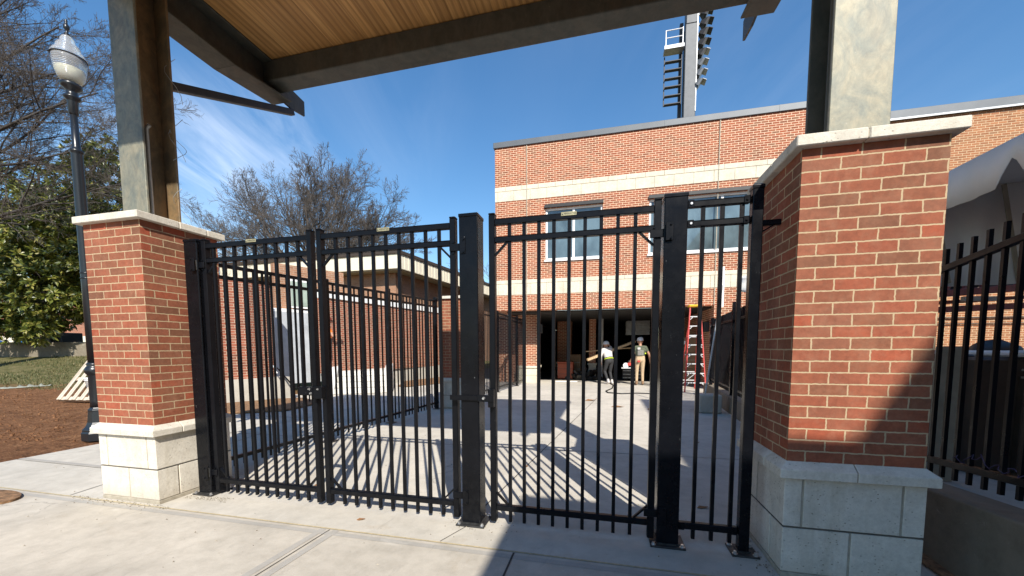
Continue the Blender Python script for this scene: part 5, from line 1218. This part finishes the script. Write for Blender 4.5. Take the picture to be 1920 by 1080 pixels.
# ------------------------------------------------------------------ trees
class Tree:
    def __init__(s): s.w = MB(); s.t = MB(); s.n = 0; s.tips = []
    def grow(s, p, d, L, r, lev, prm):
        n = prm['segs'][lev]; pts = [p]; rs = [r]; d = d.normalized()
        for i in range(n):
            j = prm['jit'][lev]; d = (d + Vector((random.gauss(0, j), random.gauss(0, j), random.gauss(0, j) + prm['up'][lev]))).normalized()
            pts.append(pts[-1] + d * L / n); rs.append(max(prm['rmin'], r * (1 - (i + 1) / n * prm['taper'])))
        (s.w if lev < 2 else s.t).tube(pts, rs, 7 if lev == 0 else 5 if lev == 1 else 3, 0, True, False)
        if lev + 1 < len(prm['segs']):
            m = prm['kids'][lev]
            for k in range(m):
                f = prm['from'][lev] + (1 - prm['from'][lev]) * (k + random.random()) / m; f = min(f, .999)
                i = int(f * n); q = pts[i].lerp(pts[i + 1], f * n - i); dd = (pts[i + 1] - pts[i]).normalized()
                side = dd.cross(Vector((random.gauss(0, 1), random.gauss(0, 1), random.gauss(0, 1)))).normalized()
                a = random.uniform(*prm['ang'][lev]); nd_ = dd * math.cos(a) + side * math.sin(a)
                s.grow(q, nd_, L * random.uniform(*prm['len'][lev]) * (1.15 - .55 * f), max(prm['rmin'], (rs[i] * .62)), lev + 1, prm)
        s.tips.append(pts[-1])
PR = dict(segs=[6, 6, 5, 4, 3], jit=[.07, .10, .13, .15, .17], up=[.0, .035, .045, .05, .04], taper=.74, rmin=.009, kids=[10, 7, 6, 4], ang=[(.35, .8), (.35, .8), (.35, .85), (.35, .9)], len=[(.42, .66), (.4, .62), (.4, .62), (.45, .7)])
PR['from'] = [.25, .2, .15, .1]
# centre tree
tcb = P(592, 640, 32); tb_ = Vector((tcb.x, tcb.y, terrain(tcb.x, tcb.y)))
ct = thing('bare_tree', tuple(tb_), 'wide vase shaped bare winter tree above the cream roofed building', 'tree', 'bare winter trees')
T = Tree(); fork = tb_ + Vector((.1, 0, 4.6)); T.w.tube([tb_, tb_ + Vector((0, 0, 2.2)), fork], [.50, .40, .38], 10)
for px, py, sc_ in ((395, 400, 1.0), (430, 345, 1.0), (500, 315, 1), (545, 300, 1), (600, 312, 1.0), (655, 345, .95), (700, 345, 1.0), (755, 400, 1.0), (640, 320, 1), (460, 420, .9), (570, 330, .8), (735, 430, 1), (690, 400, 1), (770, 440, 1), (415, 440, 1), (480, 380, .9), (610, 380, .8)):
    q = P(px, py, 32 + random.uniform(-3.5, 3.5)); dv = q - fork
    T.grow(fork - Vector((0, 0, random.uniform(0, .9))), dv.normalized() + Vector((0, 0, -.10)), dv.length * .86, .13, 0, PR)
T.w.build('trunk', M['bark'], ct, fix=False); T.t.build('crown', M['twig'], ct, fix=False)
# left tree, trunk outside the frame
PL = dict(PR); PL.update(rmin=.0042, kids=[11, 7, 6, 4], up=[.0, .015, .02, .025, .02], segs=[8, 6, 5, 4, 3], jit=[.06, .09, .11, .13, .15], len=[(.34, .5), (.36, .58), (.4, .62), (.45, .7)])
tlb = P(-150, 640, 15); t0 = Vector((tlb.x, tlb.y, terrain(tlb.x, tlb.y)))
lt_ = thing('bare_tree', tuple(t0), 'dense bare winter tree reaching in from the left edge behind the lamp globe', 'tree', 'bare winter trees')
T = Tree(); T.w.tube([t0, t0 + Vector((.2, 0, 4)), t0 + Vector((.1, .2, 9)), t0 + Vector((.5, 0, 14)), t0 + Vector((.6, 0, 17))], [.42, .34, .26, .16, .05], 10)
for z, px, py in ((5.2, 160, 300), (6.0, 205, 235), (7.0, 150, 250), (7.6, 195, 175), (8.6, 110, 110), (9.6, 130, 60), (10.6, 60, 5), (11.5, 90, -40), (12.5, 20, -90), (6.5, 60, 160), (9.0, 30, 60), (5.6, 80, 330), (8.0, 60, 200)):
    s_ = t0 + Vector((.2, .05, z)); q = P(px, py, 15 + random.uniform(-2.2, 2.6)); dv = q - s_
    T.grow(s_, dv.normalized() + Vector((0, 0, .12)), dv.length * .98, .075, 0, PL)
T.w.build('trunk', M['barkd'], lt_, fix=False); T.t.build('crown', M['twig'], lt_, fix=False)
# small far tree seen between post and gate
tfb = P(925, 620, 60); t2 = Vector((tfb.x, tfb.y, 0)); ft = thing('bare_tree', tuple(t2), 'small far bare tree glimpsed left of the brick building corner', 'tree', 'bare winter trees')
T = Tree(); T.w.tube([t2, t2 + Vector((0, 0, 5))], [.3, .2], 8)
PF = dict(PR); PF.update(segs=[5, 4, 3], kids=[8, 6], rmin=.02)
for a in range(8): T.grow(t2 + Vector((0, 0, 4 + a * .1)), Vector((math.cos(a * .8) * .6, math.sin(a * .8) * .6, 1)), 9, .1, 0, PF)
T.w.build('trunk', M['bark'], ft, fix=False); T.t.build('crown', M['twig'], ft, fix=False)
# magnolia
mb0 = P(104, 640, 21.2); m0 = Vector((mb0.x, mb0.y, terrain(mb0.x, mb0.y)))
mg = thing('magnolia_tree', tuple(m0), 'dense evergreen magnolia with glossy leaves above the retaining wall', 'tree')
blobs = [(60, 430, 20.5, 2.2, 260), (145, 425, 19.6, 1.7, 200), (185, 350, 19.8, 1.5, 105), (176, 478, 19.2, 1.5, 175), (28, 535, 19.4, 1.8, 200), (105, 545, 19.2, 1.6, 190), (40, 365, 21.5, 1.8, 120), (168, 545, 19.4, 1.1, 110), (12, 606, 19., .95, 75), (72, 612, 18.9, .8, 62), (198, 285, 20.2, 1.0, 34), (165, 300, 20.6, 1.1, 28), (-40, 480, 20, 2.4, 160), (130, 350, 20.6, 1.4, 80), (215, 420, 19.8, .9, 60), (-30, 590, 19, 1.3, 80), (100, 480, 21.5, 2.2, 180), (120, 590, 19.6, .7, 40), (95, 425, 19.6, 1.6, 110), (60, 500, 19.2, 1.4, 100), (150, 500, 19.0, 1.2, 80), (185, 420, 19.2, 1.2, 70), (20, 450, 19.8, 1.6, 90), (205, 500, 19.3, .9, 45)]
L = MB(); T = Tree(); hub = m0 + Vector((.25, -.2, 2.6)); T.w.tube([m0, m0 + Vector((.18, -.05, 1.2)), hub, hub + Vector((-.3, .1, 3.5)), hub + Vector((0, 0, 6.5))], [.24, .20, .18, .12, .04], 9)
for px, py, d, r, n in blobs:
    c = P(px, py, d); T.w.tube([hub + Vector((0, 0, random.uniform(-.5, 2))), hub.lerp(c, .5) + Vector((0, 0, .3)), c], [.07, .045, .015], 5)
    for i in range(int(n * 2.3)):
        while True:
            v = Vector((random.uniform(-1, 1), random.uniform(-1, 1), random.uniform(-1, 1)))
            if v.length < 1: break
        v = v * (.35 + .65 * v.length) if random.random() < .5 else v.normalized() * random.uniform(.7, 1.05)
        p = c + v * r
        if mnoise.noise(p * .9) < -.34: continue
        if i % 5 == 0: T.w.tube([c.lerp(p, .45) + Vector((0, 0, -.1)), p], [.012, .007], 3, 0, True, False)
        ax0 = (v.normalized() * .8 + Vector((random.gauss(0, .4), random.gauss(0, .4), random.gauss(.35, .4)))).normalized()
        s1 = ax0.orthogonal().normalized(); s2 = ax0.cross(s1); k = random.randint(8, 12)
        for q in range(k):
            a = 2.4 * q; el = random.uniform(.15, .95); dd = (ax0 * el + (s1 * math.cos(a) + s2 * math.sin(a)) * (1.1 - .5 * el)).normalized()
            ln = random.uniform(.18, .32); sd2 = dd.cross(ax0); sd2 = sd2.normalized() if sd2.length > .05 else s1
            w2 = sd2 * ln * .19; up2 = dd.cross(sd2) * ln * .05; st_ = p + dd * .03; m1 = st_ + dd * ln * .45
            L.v += [st_, m1 + w2 - up2, m1 - w2 - up2, st_ + dd * ln - Vector((0, 0, ln * .12)), m1]
            o = len(L.v) - 5; L.f += [(o, o + 4, o + 1), (o, o + 2, o + 4), (o + 4, o + 3, o + 1), (o + 4, o + 2, o + 3)]; L.m += [0] * 4; L.sm += [True] * 4
T.w.build('trunk', M['barkd'], mg, fix=False)
L.v = [tuple(v) for v in L.v]; L.build('crown', M['leaf'], mg, fix=False)
# grass on the lawn
b = MB()
for i in range(9000):
    px = random.uniform(-80, 330); d = random.uniform(12.2, 20)
    q = P(px, 650, d); x, y = q.x, q.y
    if mnoise.noise((x * .5, y * .5, 2)) < -.1 or (d < 13.5 and random.random() < .5): continue
    z = terrain(x, y); a = random.uniform(0, 6.28); h = random.uniform(.04, .13); w = .014; dx, dy = math.cos(a) * w, math.sin(a) * w; lx_, ly_ = random.gauss(0, .04), random.gauss(0, .04)
    o = len(b.v); b.v += [(x - dx, y - dy, z - .01), (x + dx, y + dy, z - .01), (x + lx_, y + ly_, z + h)]; b.f.append((o, o + 1, o + 2)); b.m.append(0); b.sm.append(False)
gr = b.build('lawn_grass', M['grass'], fix=False); tag(gr, 'thin patchy grass on the lawn below the retaining wall', 'grass', None, 'stuff')
# clods on the bare soil
b = MB()
for i in range(1500):
    px = random.uniform(-60, 330); d = random.uniform(5.9, 13); q = P(px, 700, d); x, y = q.x, q.y
    if x > -7.5: continue
    z = terrain(x, y); r = random.uniform(.008, .035) * (1.5 if random.random() < .06 else 1)
    o = len(b.v); b.v += [(x + r * random.uniform(.7, 1.3), y, z), (x, y + r * random.uniform(.7, 1.3), z), (x - r, y, z), (x, y - r * random.uniform(.7, 1.2), z), (x + r * .2, y + r * .1, z + r * .9)]
    b.f += [(o, o + 1, o + 4), (o + 1, o + 2, o + 4), (o + 2, o + 3, o + 4), (o + 3, o, o + 4)]; b.m += [0] * 4; b.sm += [False] * 4
cl_o = b.build('soil_clods', M['soil'], fix=False); tag(cl_o, 'loose clods of brown earth scattered on the bare soil beside the walk', 'soil', None, 'stuff')

# grit and crumbs on the paving
b = MB()
def crumb(x, y, r):
    o = len(b.v); b.v += [(x + r, y, .0035), (x - r * .3, y + r * .9, .0035), (x - r * .5, y - r * .8, .0035), (x + r * .1, y, .0035 + r * .9)]
    b.f += [(o, o + 1, o + 3), (o + 1, o + 2, o + 3), (o + 2, o, o + 3)]; b.m += [0 if random.random() < .6 else 1] * 3; b.sm += [False] * 3
for i in range(420): crumb(random.uniform(-6.5, 1), random.uniform(1.2, 6), random.choice((.003, .004, .005, .008)))
for i in range(160): crumb(LX - .02 + random.uniform(-.3, .9), LY - .03 - abs(random.gauss(0, .05)), random.uniform(.003, .009))
for i in range(220): crumb(random.uniform(-3.9, -3.4), random.uniform(2.72, 2.82), random.uniform(.003, .007))
for i in range(120): crumb(-1.02 + random.gauss(0, .14), 2.89 + random.gauss(0, .12), random.uniform(.003, .007))
for i in range(200): crumb(RX - .03 - abs(random.gauss(0, .06)), random.uniform(1.6, 3.3), random.uniform(.003, .009))
gt = b.build('paving_grit', [M['conc_d'], M['mortar']], fix=False); tag(gt, 'small crumbs of grit scattered over the concrete around the posts and pillars', 'grit', None, 'stuff')

for x, y, r, rz, lab in ((-5.2, 2.9, .03, .2, 'small dry leaf on the walk to the left of the pillar base'), (-.9, 4.4, .04, 1.2, 'dry leaf among the bar shadows close behind the single gate'), (1.35, 6.1, .05, .5, 'dry leaf in the shade behind the slim post'), (-2.9, 3.3, .03, 2.0, 'tiny dry leaf on the concrete just behind the double gate')):
    dryleaf(x, y, r, rz, lab)
